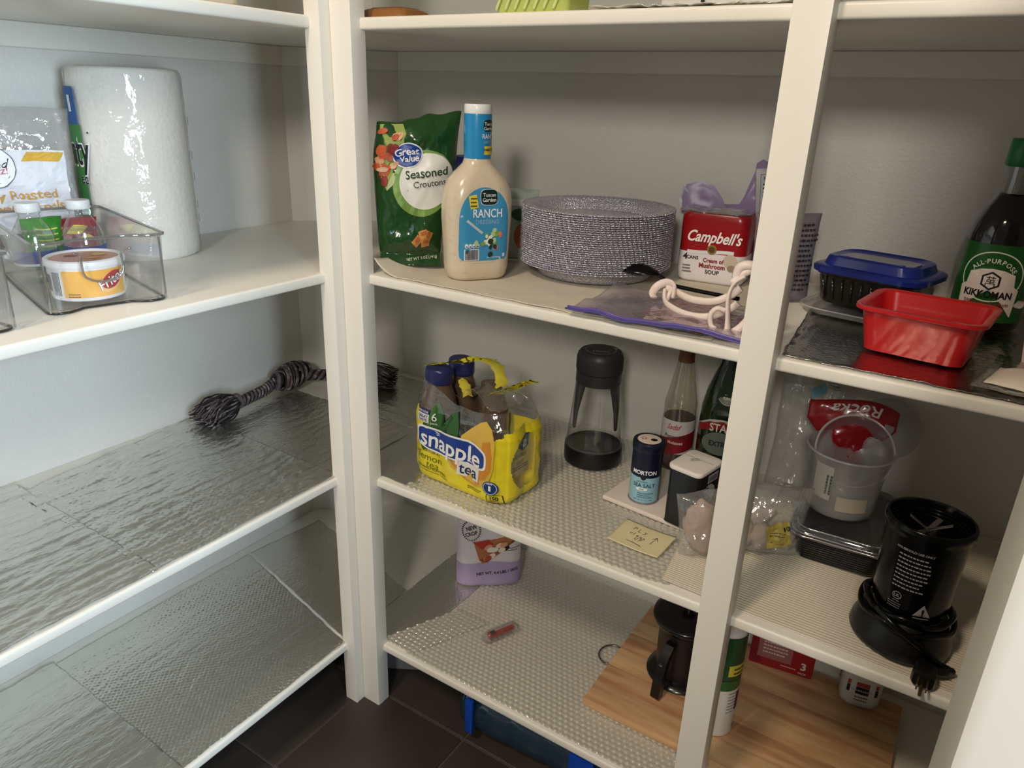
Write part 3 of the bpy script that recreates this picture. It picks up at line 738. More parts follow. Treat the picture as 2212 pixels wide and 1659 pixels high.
dec(t, 'yellow_flash', rect(.012, .018, -.017, .1110, 2, 2, 10), rs, .0016, flat(232, 212, 60)); dec(t, 'flash_print', lines(.009, 3, .005, .002, -.017, .1155, 5), rs, .0020, flat(60, 60, 40))
dec(t, 'spoon_picture', rect(.040, .0035, -.019, .080, 3, 1, -38), rs, .0015, flat(190, 200, 206))
for i in range(22):
    x = .006+rnd.gauss(0, .009); y = .058+rnd.gauss(0, .007)
    dec(t, 'salad_picture', ell(rnd.uniform(.006, .011), rnd.uniform(.004, .009), x, y, n=9, rings=1, rot=rnd.uniform(0, 90), p=1.6), rs, .0016+.00005*i, flat(*rnd.choice(((226, 234, 210), (120, 168, 70), (40, 50, 34), (222, 120, 96), (176, 204, 150), (236, 238, 232)))))
dec(t, 'barcode', rect(.022, .016, -.019, .038, 2, 2), rs, .0014, flat(228, 232, 236)); dec(t, 'barcode', bars(.019, .014, -.019, .038, 22), rs, .0018, flat(40, 44, 50))
for i in range(4): dec(t, 'fact_box', ell(.0048, .0060, -.0268+.0055*i, .0505, p=4, n=12, rings=1), rs, .0015, flat(226, 232, 238)); dec(t, 'fact_box', ell(.003, .0015, -.0268+.0055*i, .0495, n=8, rings=1), rs, .0019, flat(40, 50, 90))
dec(t, 'small_print', lines(.020, 1, .003, .0014, .014, .0335, 6), rs, .0014, flat(190, 212, 226)); dec(t, 'small_print', rect(.004, .005, .030, .036), rs, .0014, flat(226, 232, 238))
ns = cyl_s(.0193, 0, 0)
dec(t, 'brand_badge', ell(.019, .015, .010, .2095, p=4, n=28), ns, .0004, K); dec(t, 'lettering', join(txt('Tuscan', .0060, .01, .010, .2120), txt('Garden', .0060, .01, .010, .2062)), ns, .0008, flat(232, 236, 236))
dec(t, 'lettering', txt('RANCH', .0088, .012, .011, .1960, .8), ns, .0005, flat(236, 240, 244)); dec(t, 'lettering', txt('DRESSING', .0048, 0, .011, .1885, .9), ns, .0005, flat(150, 190, 214))
dec(t, 'yellow_flash', rect(.022, .011, .013, .1775, 6, 1), ns, .0004, flat(232, 212, 60)); dec(t, 'lettering', txt('FAMILY SIZE', .0048, .02, .012, .1785, .8), ns, .0008, flat(40, 46, 50))
# pouch peeking out between bottle and plates
t = thing('salad_pouch', 'pale green printed pouch peeking out between dressing bottle and plates', 'pouch', (.108, .240, ZB+.004), 35)
f = pillow(.075, .112, .03, 31, .003); put('pouch_film', bag_geo(f, .075, .112, 20, 30), flat(176, 190, 176, .35), t, 180); s = skin(f)
dec(t, 'food_picture', ell(.036, .044, .016, .040, n=20), s, .001, flat(190, 110, 66)); dec(t, 'food_picture', ell(.040, .02, .012, .074, n=20), s, .0013, flat(40, 90, 52)); dec(t, 'white_strip', rect(.07, .010, 0, .092, 10, 2), s, .001, flat(226, 230, 226))

# stack of plates ------------------------------------------------------------
PL = mat('plate_foil', srgb(178, 176, 190), .30, metal=.45, bump=(420, .9, 'vor'), noise_col=(600, srgb(216, 214, 222), .45, .58))
PLB = mat('plate_base', srgb(226, 216, 196), .6)
NP = 28
def plate_geo():
    V, F = [], []; n = 200
    prof = [(.001, .0010, 0), (.080, .0010, 0), (.085, .0024, .0), (.0868, .0064, 0), (.0886, .0072, 0), (.0900, .0118, 0), (.0920, .0126, 0), (.0936, .0178, 0), (.0985, .0200, .8), (.107, .0206, 1), (.1118, .0200, 1), (.1130, .0188, 1), (.1118, .0182, 1), (.0985, .0190, .8), (.0940, .0176, 0), (.0904, .0112, 0), (.0876, .0060, 0), (.0848, .0010, 0), (.080, .0, 0), (.001, .0, 0)]
    for r, z, k in prof:
        for i in range(n):
            a = 2*PI*i/n; c = math.cos(a*100)*k; V.append(((r+.0010*c)*math.sin(a), -(r+.0010*c)*math.cos(a), z+.0004*c))
    for j in range(len(prof)-1):
        for i in range(n):
            q = (i+1) % n; F.append((j*n+i, (j+1)*n+i, (j+1)*n+q, j*n+q))
    return V, [tuple(reversed(q)) for q in F]
pm = mesh('crimped_plate', plate_geo()); pm.materials.append(PL)
ORD = 'topmost second third fourth fifth sixth seventh eighth ninth tenth eleventh twelfth thirteenth fourteenth fifteenth sixteenth seventeenth eighteenth nineteenth twentieth twenty-first twenty-second twenty-third twenty-fourth twenty-fifth twenty-sixth twenty-seventh twenty-eighth'.split()
PX, PY = .254, .240
for i in range(NP):
    o = put('crimped_plate', pm, None, None, 50, (PX+.00025*math.sin(i*1.7), PY+.00025*math.cos(i*2.3), ZB+.0042+i*.0030), (0, 0, i*.37))
    k = NP-1-i
    lb = 'topmost lilac silver crimped plate, the open one of the tall stack' if k == 0 else ('lowest lilac silver crimped plate at the foot of the tall stack' if i == 0 else '%s lilac silver crimped plate from the top of the tall stack' % ORD[k])
    tag(o, lb, 'plate', 'lilac plates stacked on the paper liner')
o = put('paper_plate', lathe([(.001, .0011), (.070, .0011), (.079, .0028), (.080, .0022), (.071, 0), (.001, 0)], 64, None, False, False), PLB, None, 50, (PX, PY, ZB+.0026))
tag(o, 'single cream paper plate beneath the lilac plate stack', 'plate')

# soup cans in printed shrink film ---------------------------------------------
RED = flat(150, 22, 28, .25)
t = thing('soup_multipack', 'red and white four can pack of mushroom soup beside the plates', 'multipack', (.412, .325, ZB+.003), 4)
def pack(u, v, sgn=-1):
    bul = .0032*abs(math.cos(PI*u/.100)) if abs(u) < .05 else 0
    return (u, sgn*(.030+bul)+.0014*fbm(u*40, v*40, 5), v)
def packring(z, k=1.0):
    pts = []
    for x, y in rrect(.1000*k, .066*k, .016, 6):
        pts.append((x, y))
    return [(x, y) for x, y in pts]
def pl3(z, k): 
    return [(x*(1+.02*noise.noise(Vector((x*50, z*50, 0)))), y*(1+.03*noise.noise(Vector((y*60, z*40, 3))))-.0000, z) for x, y in packring(z, k)]
put('white_film', loft([pl3(0, .90), pl3(.004, .98), pl3(.015, 1.0), pl3(.028, 1.0), pl3(.044, 1.0)], True, False), flat(226, 222, 222, .25), t, 60)
put('red_film', loft([pl3(.044, 1.0), pl3(.060, 1.0), pl3(.075, 1.0), pl3(.090, 1.0), pl3(.096, .99), pl3(.0995, .95)], False, True), RED, t, 60)
fs = lambda u, v, k=0: (u, -.0332-k, v)
dec(t, 'band_edge', warp(rect(.068, .010, 0, 0, 16, 1), lambda x, y: (x, .046+y*.5+.002*math.sin(x*60), 0)), fs, .0006, flat(226, 222, 222, .25))
dec(t, 'lettering', txt("Campbell's", .0225, .022, .004, .068, .80, .35, 0), fs, .0009, flat(238, 234, 230))
dec(t, 'gold_medal', ell(.014, .014, .002, .050, n=28), fs, .0012, flat(140, 112, 52, .4)); dec(t, 'gold_medal', ell(.009, .009, .002, .050, n=20), fs, .0015, flat(88, 66, 30, .4))
dec(t, 'lettering', join(txt('4', .0125, .03, -.036, .037), txt('CANS', .0068, .03, -.025, .036)), fs, .0008, flat(40, 22, 24))
dec(t, 'lettering', join(txt('Cream of', .0082, .03, .006, .034, .95), txt('Mushroom', .0092, .03, .005, .0260, .95)), fs, .0008, flat(140, 22, 28)); dec(t, 'lettering', txt('SOUP', .0082, .02, .006, .0172, 1.0), fs, .0008, flat(40, 30, 30))
dec(t, 'small_print', lines(.013, 3, .0045, .0022, -.032, .0235, 4), fs, .0008, flat(110, 92, 92))
dec(t, 'mushroom_picture', ell(.020, .020, .030, .036, n=24), fs, .0007, flat(196, 184, 164)); dec(t, 'mushroom_picture', ell(.012, .010, .033, .026, n=20), fs, .0010, flat(150, 132, 112))
def topf(u, v): 
    return (u, v, .1010+.0040*abs(fbm(u*60, v*60, 3))+.003*(abs(u)/.05)**2)
put('clear_top_film', sheet(topf, -.049, .049, -.032, .032, 30, 20, .0003), WRAP, t, 180)
for x in (-.024, .024): put('can_lid', mv(lathe([(.0225, .0996), (.0225, .1006), (.0205, .1008), (.0200, .1001), (.001, .1001)], 36), x, 0, 0), flat(176, 172, 168, .25, metal=.8), t)

# lavender pouch and white nutrition pouch behind it ----------------------------
LAV = mat('lavender_film', srgb(160, 138, 172), .35); LAVI = flat(206, 202, 210, .4)
t = thing('lavender_pouch', 'crumpled lavender snack pouch sticking up behind the soup pack', 'pouch', (.414, .396, ZB+.003), 0)
f = pillow(.130, .105, .040, 22, .006)
put('pouch_film', bag_geo(f, .130, .105, 40, 36), LAV, t, 180)
def flap(pts, seed, dx=0, dy=0): 
    g = poly(pts, 8); return [(x+dx, dy-.010*fbm(x*22, z*22, seed)-.012*noise.noise(Vector((x*20, z*12, seed))), z) for x, z, _ in g[0]], g[1]
put('torn_flap', flap([(-.004, .085), (.012, .118), (.022, .155), (.024, .168), (.032, .174), (.040, .170), (.046, .160), (.048, .120), (.050, .090), (.02, .080)], 3, .0, -.012), LAV, t, 180)
put('torn_flap', flap([(-.078, .090), (-.082, .112), (-.076, .130), (-.056, .136), (-.036, .130), (-.020, .112), (-.012, .098), (-.03, .085)], 7, 0, -.018), LAV, t, 180)
put('crumpled_foil_edge', flap([(-.082, .092), (-.088, .110), (-.080, .128), (-.070, .120), (-.074, .100)], 11, 0, -.025), LAVI, t, 180)
t = thing('nutrition_pouch', 'white pouch with a nutrition facts panel leaning behind the upright post', 'pouch', (.500, .352, ZB+.003), 14, 0, -6)
f = pillow(.070, .168, .026, 41, .003); put('pouch_film', bag_geo(f, .070, .168, 26, 40), flat(206, 202, 202, .35), t, 180); s = skin(f)
dec(t, 'facts_frame', rect(.044, .060, -.006, .130, 8, 8), s, .0010, flat(60, 56, 58)); dec(t, 'facts_panel', rect(.0425, .0585, -.006, .130, 8, 8), s, .0013, flat(198, 196, 196))
dec(t, 'lettering', txt('Nutrition Facts', .0070, .02, -.005, .154, .85), s, .0017, flat(24, 22, 24)); dec(t, 'facts_print', lines(.036, 8, .0052, .0020, -.006, .146, 9), s, .0017, flat(40, 38, 40))
dec(t, 'purple_side', rect(.014, .16, .026, .08, 4, 20), s, .0009, flat(112, 70, 140))
t = thing('grey_snack_bag', 'grey bag covered in fine print showing right of the upright post', 'bag', (.532, .262, ZB+.003), 40)
f = pillow(.070, .118, .026, 51, .003); put('bag_film', bag_geo(f, .070, .118, 26, 30), flat(120, 116, 124, .35), t, 180); s = skin(f)
dec(t, 'printed_rows', lines(.050, 14, .0066, .0028, .006, .104, 14), s, .0012, flat(44, 40, 44))

# zip bags, spoon and hook ------------------------------------------------------
ZIPF = film('zip_bag_film', tint=(.96, .94, .97), haze=.13, hazecol=(.64, .60, .66), gloss=.10, rough=.08, edge=.3, bump=(40, .9))
BLUEZ = flat(78, 76, 140, .3)
t = thing('zip_bag', 'upper lilac zip bag with a blue seal holding flat packets', 'zip bag', (.446, .088, ZB+.0110), 1)
def zb(u, v): return (u+.02*(v+.08)*0, v, .006*fbm(u*12, v*12, 3)+.005*math.exp(-(u*u+v*v)/.003))
put('bag_film', sheet(zb, -.115, .112, -.075, .082, 50, 36, .0004), ZIPF, t, 180)
put('zip_seal', tube([(u, -.0755, zb(u, -.075)[2]) for u in [-.115+.0227*i/2 for i in range(21)]], .0024, 8, True, .5), BLUEZ, t, 180)
put('zip_seal', tube([(u, -.070, zb(u, -.070)[2]+.001) for u in [-.115+.0227*i/2 for i in range(21)]], .0014, 8, True, 1.5), flat(96, 84, 156, .3), t, 180)
for i, (x, y, a, c, w_, h_) in enumerate(((-.030, .01, 20, (140, 126, 116), .09, .07), (.010, .0, -12, (96, 92, 98), .08, .06), (.05, .02, 5, (150, 96, 80), .07, .05), (.02, .05, 30, (176, 160, 132), .06, .03))):
    put('flat_packet', rotg(mv(box(-w_/2, w_/2, -h_/2, h_/2, -.0068+.0012*i, -.0060+.0012*i, .0003, 1), 0, 0, 0), R(a)) if 0 else mv(rotg(box(-w_/2, w_/2, -h_/2, h_/2, 0, .0006), R(a)), x, y, -.0075+.0011*i), flat(*c, .35), t)
t = thing('zip_bag', 'lower purple zip bag peeking out towards the shelf edge', 'zip bag', (.448, .079, ZB+.0034), 3)
put('bag_film', sheet(lambda u, v: (u, v+.004*fbm(u*20, 0, 2), .0016+.0012*fbm(u*14, v*14, 5)), -.100, .080, -.050, .055, 40, 20, .0004), ZIPF, t, 180)
put('zip_seal', tube([(-.100+.009*i, -.0500+.002*math.sin(i*.7), .0030) for i in range(21)], .0022, 8, True, .5), flat(104, 104, 160, .3), t, 180)
put('gold_wrapper', mv(rotg(box(-.048, .048, -.030, .024, .0022, .0046, .001, 1), R(-16)), .012, -.016, 0), mat('gold_wrap', srgb(126, 92, 40), .3, metal=.5, bump=(200, .6, 'noise')), t)
put('red_wrapper', mv(rotg(box(-.040, .040, -.024, .030, .0048, .0060, .0004, 1), R(-22)), .006, -.008, 0), flat(140, 40, 50, .3), t)

t = thing('plastic_spoon', 'black plastic spoon lying on the zip bags', 'spoon', (.352, .182, ZB+.030), 0)
def bowl(sc, zoff):
    V, F = [], []; n, m = 28, 8
    for j in range(m+1):
        k = j/m
        for i in range(n):
            a = 2*PI*i/n; V.append((.031*k*math.cos(a)*sc, .019*k*math.sin(a)*sc*(1-.15*math.cos(a)), .0095*k*k*1.0-.0095+zoff))
    for j in range(m):
        for i in range(n):
            q = (i+1) % n; F.append((j*n+i, (j+1)*n+i, (j+1)*n+q, j*n+q))
    return V, F
a, b = bowl(1, 0), bowl(1.0, -.0018); n = len(a[0]); rim = [(8*28+i, 8*28+(i+1) % 28, 8*28+(i+1) % 28+n, 8*28+i+n) for i in range(28)]
bg_ = (a[0]+b[0], [tuple(reversed(q)) for q in a[1]]+[tuple(i+n for i in q) for q in b[1]]+rim)
put('spoon_bowl', xf(bg_, Matrix.Rotation(R(180), 4, 'X') @ Matrix.Identity(4)), BLACK_GLOSS, t, 60)
put('spoon_handle', tube(smooth([(.028, -.001, .0095-.0095), (.038, -.004, -.003), (.050, -.010, -.008), (.080, -.014, -.0095), (.150, -.028, -.0080)], 6), .0028, 8, True, 1.0), BLACK_GLOSS, t, 180)
HOOK = flat(232, 216, 206, .4)
t = thing('plastic_hook', 'white plastic folding hook standing on the edge of the plate shelf', 'hook', (.520, .060, ZB+.0030), 0)
def P_(x, y, z): return (x-.520, y-.060, z-ZB-.0010)
z0 = ZB
put('curved_arm', tube(smooth([P_(.424, .098, z0+.0300), P_(.428, .090, z0+.0200), P_(.440, .078, z0+.0160), P_(.466, .066, z0+.0130), P_(.492, .064, z0+.0150), P_(.512, .076, z0+.0240), P_(.522, .078, z0+.034)], 6), .0024, 8, True, 2.0), HOOK, t, 180)
put('curved_arm', tube(smooth([P_(.424, .104, z0+.0310), P_(.436, .100, z0+.0300), P_(.462, .086, z0+.0270), P_(.490, .084, z0+.0290), P_(.508, .088, z0+.0380), P_(.520, .086, z0+.050)], 6), .0024, 8, True, 2.0), HOOK, t, 180)
put('hook_tip', tube(smooth([P_(.440, .086, z0+.0240), P_(.436, .098, z0+.0360), P_(.424, .104, z0+.0380), P_(.413, .102, z0+.0320), P_(.410, .095, z0+.0240), P_(.414, .090, z0+.0200)], 6), .0026, 8, True, 2.2), HOOK, t, 180)
put('arm_bridge', tube([P_(.430, .094, z0+.018), P_(.431, .102, z0+.032)], .0030, 8), HOOK, t, 180)
put('upright_blade', tube(smooth([P_(.522, .052, z0+.003), P_(.520, .052, z0+.020), P_(.517, .053, z0+.045), P_(.520, .058, z0+.060), P_(.530, .062, z0+.069)], 6), [.0085, .0082, .0078, .0072, .0066, .006, .0056, .0054, .0052, .005, .005, .0048, .0046, .0046, .0044, .0044, .0044, .0042, .0042, .004, .004, .004, .004, .004, .004], 8, True, .45), HOOK, t, 180)
put('loop_frame', tube(smooth([P_(.517, .058, z0+.060), P_(.530, .064, z0+.074), P_(.545, .070, z0+.076), P_(.552, .072, z0+.066), P_(.550, .068, z0+.048), P_(.545, .060, z0+.030), P_(.536, .054, z0+.014), P_(.528, .052, z0+.006)], 6), .0024, 8, True, 1.9), HOOK, t, 180)
put('top_lug', tube(smooth([P_(.520, .062, z0+.066), P_(.522, .062, z0+.078), P_(.530, .064, z0+.082), P_(.540, .068, z0+.080)], 5), .0042, 8, True, 1.3), HOOK, t, 180)
put('foot_plate', mv(box(-.020, .030, -.014, .016, 0, .0026, .001, 1), .003, -.008, 0), HOOK, t, 40)
put('small_curl', tube(smooth([P_(.516, .050, z0+.030), P_(.508, .046, z0+.032), P_(.502, .044, z0+.024), P_(.504, .044, z0+.012), P_(.510, .044, z0+.008)], 6), .0030, 8), HOOK, t, 180)
# topmost shelf, back run -------------------------------------------------------
t = thing('leather_case', 'flat brown leather case at the left end of the topmost back shelf', 'case', (.010, .075, ZA))
put('case_body', rloft([(0, .080, .060, .010), (.002, .084, .064, .012), (.010, .080, .060, .012), (.013, .070, .050, .012)], 5), mat('leather', srgb(140, 92, 44), .5, bump=(160, .3, 'vor')), t, 50)
put('case_flap', rloft([(.0125, .066, .046, .012), (.015, .060, .040, .012)], 5), mat('leather_dark', srgb(122, 78, 36), .5), t, 50)
t = thing('green_glass_dish', 'pale green glass dish with leafy swirls on the topmost shelf', 'dish', (.250, .062, ZA))
t.scale = (.86, .8, 1)
put('glass_body', rloft([(0, .108, .062, .006), (.003, .112, .066, .008), (.080, .124, .076, .010), (.083, .124, .076, .010), (.083, .118, .070, .008), (.006, .104, .058, .006)], 5), mat('green_glass', srgb(178, 190, 96), .18, coat=.3), t, 50)
for i in range(7):
    x = -.045+.015*i
    put('leaf_swirl', tube(smooth([(x-.010, -.0345, .004), (x, -.0360, .020), (x+.008, -.0375, .034), (x-.004, -.039, .05), (x-.012, -.0400, .062)], 5), .0022, 6), flat(204, 214, 140, .3), t, 180)
t = thing('white_box', 'plain white box with a dark clasp on the topmost shelf', 'box', (.440, .200, ZA+.0066))
put('box_body', box(-.080, .080, -.050, .050, 0, .10, .003), flat(224, 222, 218, .5), t, 40); put('box_lid', box(-.082, .082, -.052, .052, .085, .11, .003), flat(230, 228, 224, .5), t, 40)
put('clasp', box(-.030, -.026, -.054, -.0505, .002, .030, .001, 1), flat(30, 28, 28), t)
# ------------------------------------------------------------------ third back shelf: tea pack
# local frame: x runs along the printed front, y to the back
t = thing('tea_multipack', 'yellow shrink-wrapped pack of lemon tea bottles with a torn top', 'multipack', (.1300, .1160, ZC+.0046), -4)
t.scale = (1.25, 1.06, 1.03)
YEL = mat('yellow_film', srgb(228, 212, 36), .22, coat=.35, bump=(46, .55, 'noise'))
BR = .0255
def tea_bottle(x, y, amber=True):
    b = put('bottle_body', mv(lathe([(.019, 0), (.0245, .003), (.0255, .012), (.0255, .070), (.0245, .082), (.0255, .096), (.0250, .118), (.0215, .138), (.0170, .152), (.0155, .158)], 36), x, y, 0), mat('amber_tea', srgb(92, 74, 60), .12, coat=.4) if 'amber_tea' not in bpy.data.materials else bpy.data.materials['amber_tea'], t, 60)
    put('cap', mv(lathe([(.0172, .1560), (.0178, .157), (.0182, .160), (.0182, .176), (.0172, .1795), (.0150, .181), (.001, .181)], 48, lambda a, z: .0003*math.cos(40*a) if .158 < z < .175 else 0), x, y, 0), flat(38, 42, 92, .3), b)
    return b
tea_bottle(-.0470, -.0260); tea_bottle(-.0470, .0260)
def emp(x, y):
    put('bottle_body', mv(lathe([(.019, 0), (.0245, .003), (.0255, .012), (.0255, .070), (.0245, .082), (.0255, .096), (.0240, .118), (.0190, .134), (.0150, .146), (.0145, .154)], 32), x, y, 0), bpy.data.materials['amber_tea'], t, 60)
emp(.0030, .0270)
# shrink film: an outline that bulges over three bottles along x and two along y
Wd, Dp = .158, .108
def film_out(k, zz, n=96):
    pts = []
    for i in range(n):
        a = 2*PI*i/n; ca, sa = math.cos(a), math.sin(a); p = 5.0
        r = (abs(ca)**p+abs(sa)**p)**(-1/p); x, y = Wd/2*r*ca, Dp/2*r*sa
        gx = .0055*k*(abs(math.cos(PI*x/.0530*1.0))-.6) if abs(y) > Dp/2*.75 and abs(x) < .076 else 0
        gy = .0045*k*(abs(math.sin(PI*y/.052*1.0))-.6) if abs(x) > Wd/2*.80 and abs(y) < .05 else 0
        x += gy*(1 if x > 0 else -1); y += gx*(1 if y > 0 else -1)
        wob = .0013*fbm(x*60, y*60+zz*30, zz*50)
        pts.append((x*(1+wob*9), y*(1+wob*9)))
    return pts
def film_pt(u, v, sgn=-1):        # front of the film at height v
    a = math.atan2(-Dp/2, u) if abs(u) < 1e-9 else None
    x = u; k = zk(v); p = 5.0
    y = Dp/2*max(0, 1-min(.9999, abs(x/(Wd/2))**p))**(1/p)*zs(v)
    s_ = zs(v); x = u/s_; y = Dp/2*max(0, 1-min(.9999, abs(x/(Wd/2))**p))**(1/p)
    y0_ = -y
    if abs(x) < .076 and y > Dp/2*.75: y += .0055*k*(abs(math.cos(PI*x/.0530))-.6)
    wob = .0013*fbm(x*60, -y*60+v*30, v*50)
    return (u, -y*(1+wob*9)*s_, v)
def zk(v): return 1.0 if v > .012 else .3+v*58
def zs(v):
    if v < .012: return .93+.07*(v/.012)**.5
    if v < .105: return 1.0
    return 1.0-.14*((v-.105)/.045)
side_z = [0, .002, .006, .012, .025, .04, .055, .07, .085, .10]
secs = [(z, [(x*zs(z), y*zs(z)) for x, y in film_out(zk(z), z)]) for z in side_z]
V, F = loft(secs, True, False)
n = 96
# cut the oval window out of the right-hand end
def in_win(c): return c[0] > Wd/2*.9 and (abs((c[1]+.002)/.034)**2+((c[2]-.062)/.045)**2) < 1
keep = []; 
secs2 = [(z, [(x*zs(z), y*zs(z)) for x, y in film_out(zk(z), z, 240)]) for z in [0, .002, .006]+[.010+.00125*i for i in range(90)]]
V, F = loft(secs2, True, False)
def top_limit(x, y, a):   # height of the yellow print round the pack
    if x > Wd/2*.88: return .122+.008*(y/.05)
    if x > .052 and y < 0: return .100+.6*(x-.052)
    if y < 0 and x > -.010: return .060+.030*max(0, (x-.030)/.022)
    if y < 0: return .058 if x > -.070 else .115
    return .10
def is_y(q):
    c = [sum(V[i][k] for i in q)/len(q) for k in range(3)]
    if len(q) > 4: return True
    if in_win(c): return False
    return c[2] < top_limit(c[0], c[1], 0)
FY = [q for q in F if is_y(q)]; FC = [q for q in F if not is_y(q)]
put('yellow_film', (V, FY), YEL, t, 180); put('clear_film', (V, FC), WRAP, t, 180)
# clear film gathers over the necks, then tears open
sh = [film_out(.6, .12, 120)]; g = []
def shoulder(j, x, y):
    k = 1-.16*j/6; z = .118+.0075*j
    left = max(0, min(1, (.0-x)/.05)); z += .006*j*.6*left+.004*noise.noise(Vector((x*40, y*40, j*.4)))
    z -= .002*j*(1-left)*max(0, -y/.05)
    return (x*k*(1-.02*j*(1-left)), y*k, z)
put('clear_film', loft([[shoulder(j, x*.98, y*.98) for x, y in film_out(.6, .12, 120)] for j in range(5)], False, False), WRAP, t, 180)
def strip(pts, w0, seed, m, name):
    P = smooth(pts, 6); V, F = [], []; rnd = random.Random(seed)
    for i, p in enumerate(P):
        w_ = w0*(.55+.9*abs(noise.noise(Vector((i*.35, seed, 0))))+.3)
        for k in (-1, 0, 1): V.append((p[0]+k*w_*.35, p[1]+k*w_*.6, p[2]+.003*noise.noise(Vector((i*.5, k*3, seed)))-.004*abs(k)))
    for i in range(len(P)-1):
        for k in (0, 1): F.append((i*3+k, i*3+k+1, i*3+k+4, i*3+k+3))
    N = len(V); V2 = [(x, y, z-.0003) for x, y, z in V]
    return put(name, (V+V2, F+[tuple(reversed([i+N for i in q])) for q in F]), m, t, 180)
YT = mat('yellow_strip', srgb(206, 196, 46), .3, coat=.3, noise_col=(160, srgb(60, 66, 20), .56, .62))
YT2 = mat('yellow_strip_plain', srgb(196, 186, 60), .3, coat=.3)
strip([(-.050, -.010, .183), (-.036, .000, .187), (-.022, .016, .192), (-.012, .030, .188)], .036, 1, YT, 'torn_strip')
strip([(-.014, .030, .190), (.002, .038, .184), (.016, .030, .166), (.024, .018, .158)], .012, 2, YT2, 'torn_strip')
strip([(.020, .006, .150), (.034, .018, .158), (.048, .030, .168), (.056, .040, .172)], .018, 3, YT, 'torn_strip')
strip([(-.020, -.010, .166), (-.006, -.020, .160), (.004, -.030, .152)], .010, 4, YT2, 'torn_strip')
def crumple(u, v): return (u, v+.012*fbm(u*30, v*30, 1), .150+.012*fbm(u*40, v*40, 3)+.006*math.sin(u*60))
put('torn_clear_film', sheet(crumple, -.015, .062, -.038, .030, 30, 26, .0003), WRAP, t, 180)
fs = lambda u, v, k=0: (lambda p: (p[0], p[1]-k, p[2]))(film_pt(u+.007, v))
# artwork on the front
dec(t, 'green_leaf', poly([(-.070, .066), (-.060, .090), (-.045, .120), (-.036, .138), (-.030, .125), (-.020, .105), (-.012, .125), (-.002, .132), (.002, .110), (.000, .085), (-.01, .066), (-.03, .058), (-.06, .050)], 8), fs, .0016, flat(44, 92, 40, .3), 180)
dec(t, 'leaf_vein', poly([(-.030, .070), (-.018, .090), (-.008, .122), (-.012, .122), (-.024, .094)], 4), fs, .0020, flat(34, 72, 34, .3), 180)
dec(t, 'leaf_vein', poly([(-.050, .072), (-.044, .100), (-.038, .130), (-.042, .128), (-.052, .100)], 4), fs, .0020, flat(62, 112, 48, .3), 180)
dec(t, 'yellow_patch', ell(.022, .034, -.068, .100, n=20), fs, .0018, flat(226, 206, 40, .3), 180)
dec(t, 'lemon_slice', poly([(.006, .098), (.018, .112), (.034, .128), (.042, .132), (.050, .122), (.056, .100), (.055, .060), (.048, .030), (.030, .022), (.010, .028), (-.010, .040), (-.016, .054), (.006, .060)], 10), fs, .0021, flat(214, 176, 74, .3), 180)
dec(t, 'lemon_flesh', poly([(.040, .100), (.050, .104), (.053, .080), (.052, .056), (.044, .040), (.034, .036), (.036, .060)], 6), fs, .0026, flat(206, 138, 40, .3), 180)
dec(t, 'lemon_flesh', poly([(-.010, .048), (.006, .052), (.010, .036), (.020, .030), (.036, .030), (.030, .024), (.010, .028)], 5), fs, .0026, flat(206, 138, 50, .3), 180)
NAVY = flat(24, 58, 140, .3); WHT = flat(238, 236, 232, .3)
def logo(x0, y0, w_, h_, b):
    pts = []
    for i in range(40):
        a = 2*PI*i/40; ca, sa = math.cos(a), math.sin(a); p = 5; r = (abs(ca)**p+abs(sa)**p)**(-1/p)
        x = (w_/2+b)*r*ca; y = (h_/2+b)*r*sa; pts.append((x0+x, y0+y-.06*x+.0022*math.sin(x*60)))
    return poly(pts, 10)
dec(t, 'logo_outline', logo(-.011, .0735, .108, .034, .0030), fs, .0032, WHT, 180)
dec(t, 'logo_field', logo(-.011, .0735, .108, .034, 0), fs, .0037, NAVY, 180)
dec(t, 'lettering', txt('snapple', .039, .016, -.011, .0730, .84, 0, -3), fs, .0043, WHT)
dec(t, 'tea_box', rect(.034, .024, .018, .044, 6, 4, -4), fs, .0032, flat(226, 224, 214, .3)); dec(t, 'lettering', txt('tea', .0260, .010, .018, .0455, .85, 0, -4), fs, .0038, flat(26, 46, 90))
G1 = flat(92, 104, 20, .4)
dec(t, 'lettering', join(txt('lemon', .0170, -.004, -.048, .0395, .92, 0, -5), txt('tea', .0170, -.004, -.044, .0275, .92, 0, -5)), fs, .0014, G1)
dec(t, 'lettering', arc_text('ALL NATURAL', .0054, .040, -.050, .0105, 92, .01), fs, .0014, flat(60, 62, 20))
dec(t, 'lettering', join(txt('NATURALLY FLAVORED', .0050, .02, -.046, .0200, .95, 0, -5), txt('WITH OTHER NATURAL FLAVORS', .0036, .01, -.045, .0150, .95, 0, -5)), fs, .0014, flat(66, 68, 20))
dec(t, 'taste_box', join(rect(.020, .0065, -.058, .1155, 3, 1)), fs, .0024, flat(44, 52, 110)); dec(t, 'taste_box', rect(.020, .0140, -.058, .1050, 3, 2), fs, .0024, flat(222, 222, 222))
dec(t, 'lettering', txt('NEW LOOK', .0042, .01, -.058, .1155, .8), fs, .0029, WHT); dec(t, 'lettering', join(txt('GREAT', .0062, .02, -.058, .1080, .85), txt('TASTE', .0062, .02, -.058, .1020, .85)), fs, .0029, flat(34, 40, 90))
dec(t, 'lettering', txt('6', .0185, .0, -.040, .1105, .9), fs, .0026, WHT); dec(t, 'lettering', txt('pack', .0056, 0, -.040, .1000), fs, .0026, WHT)
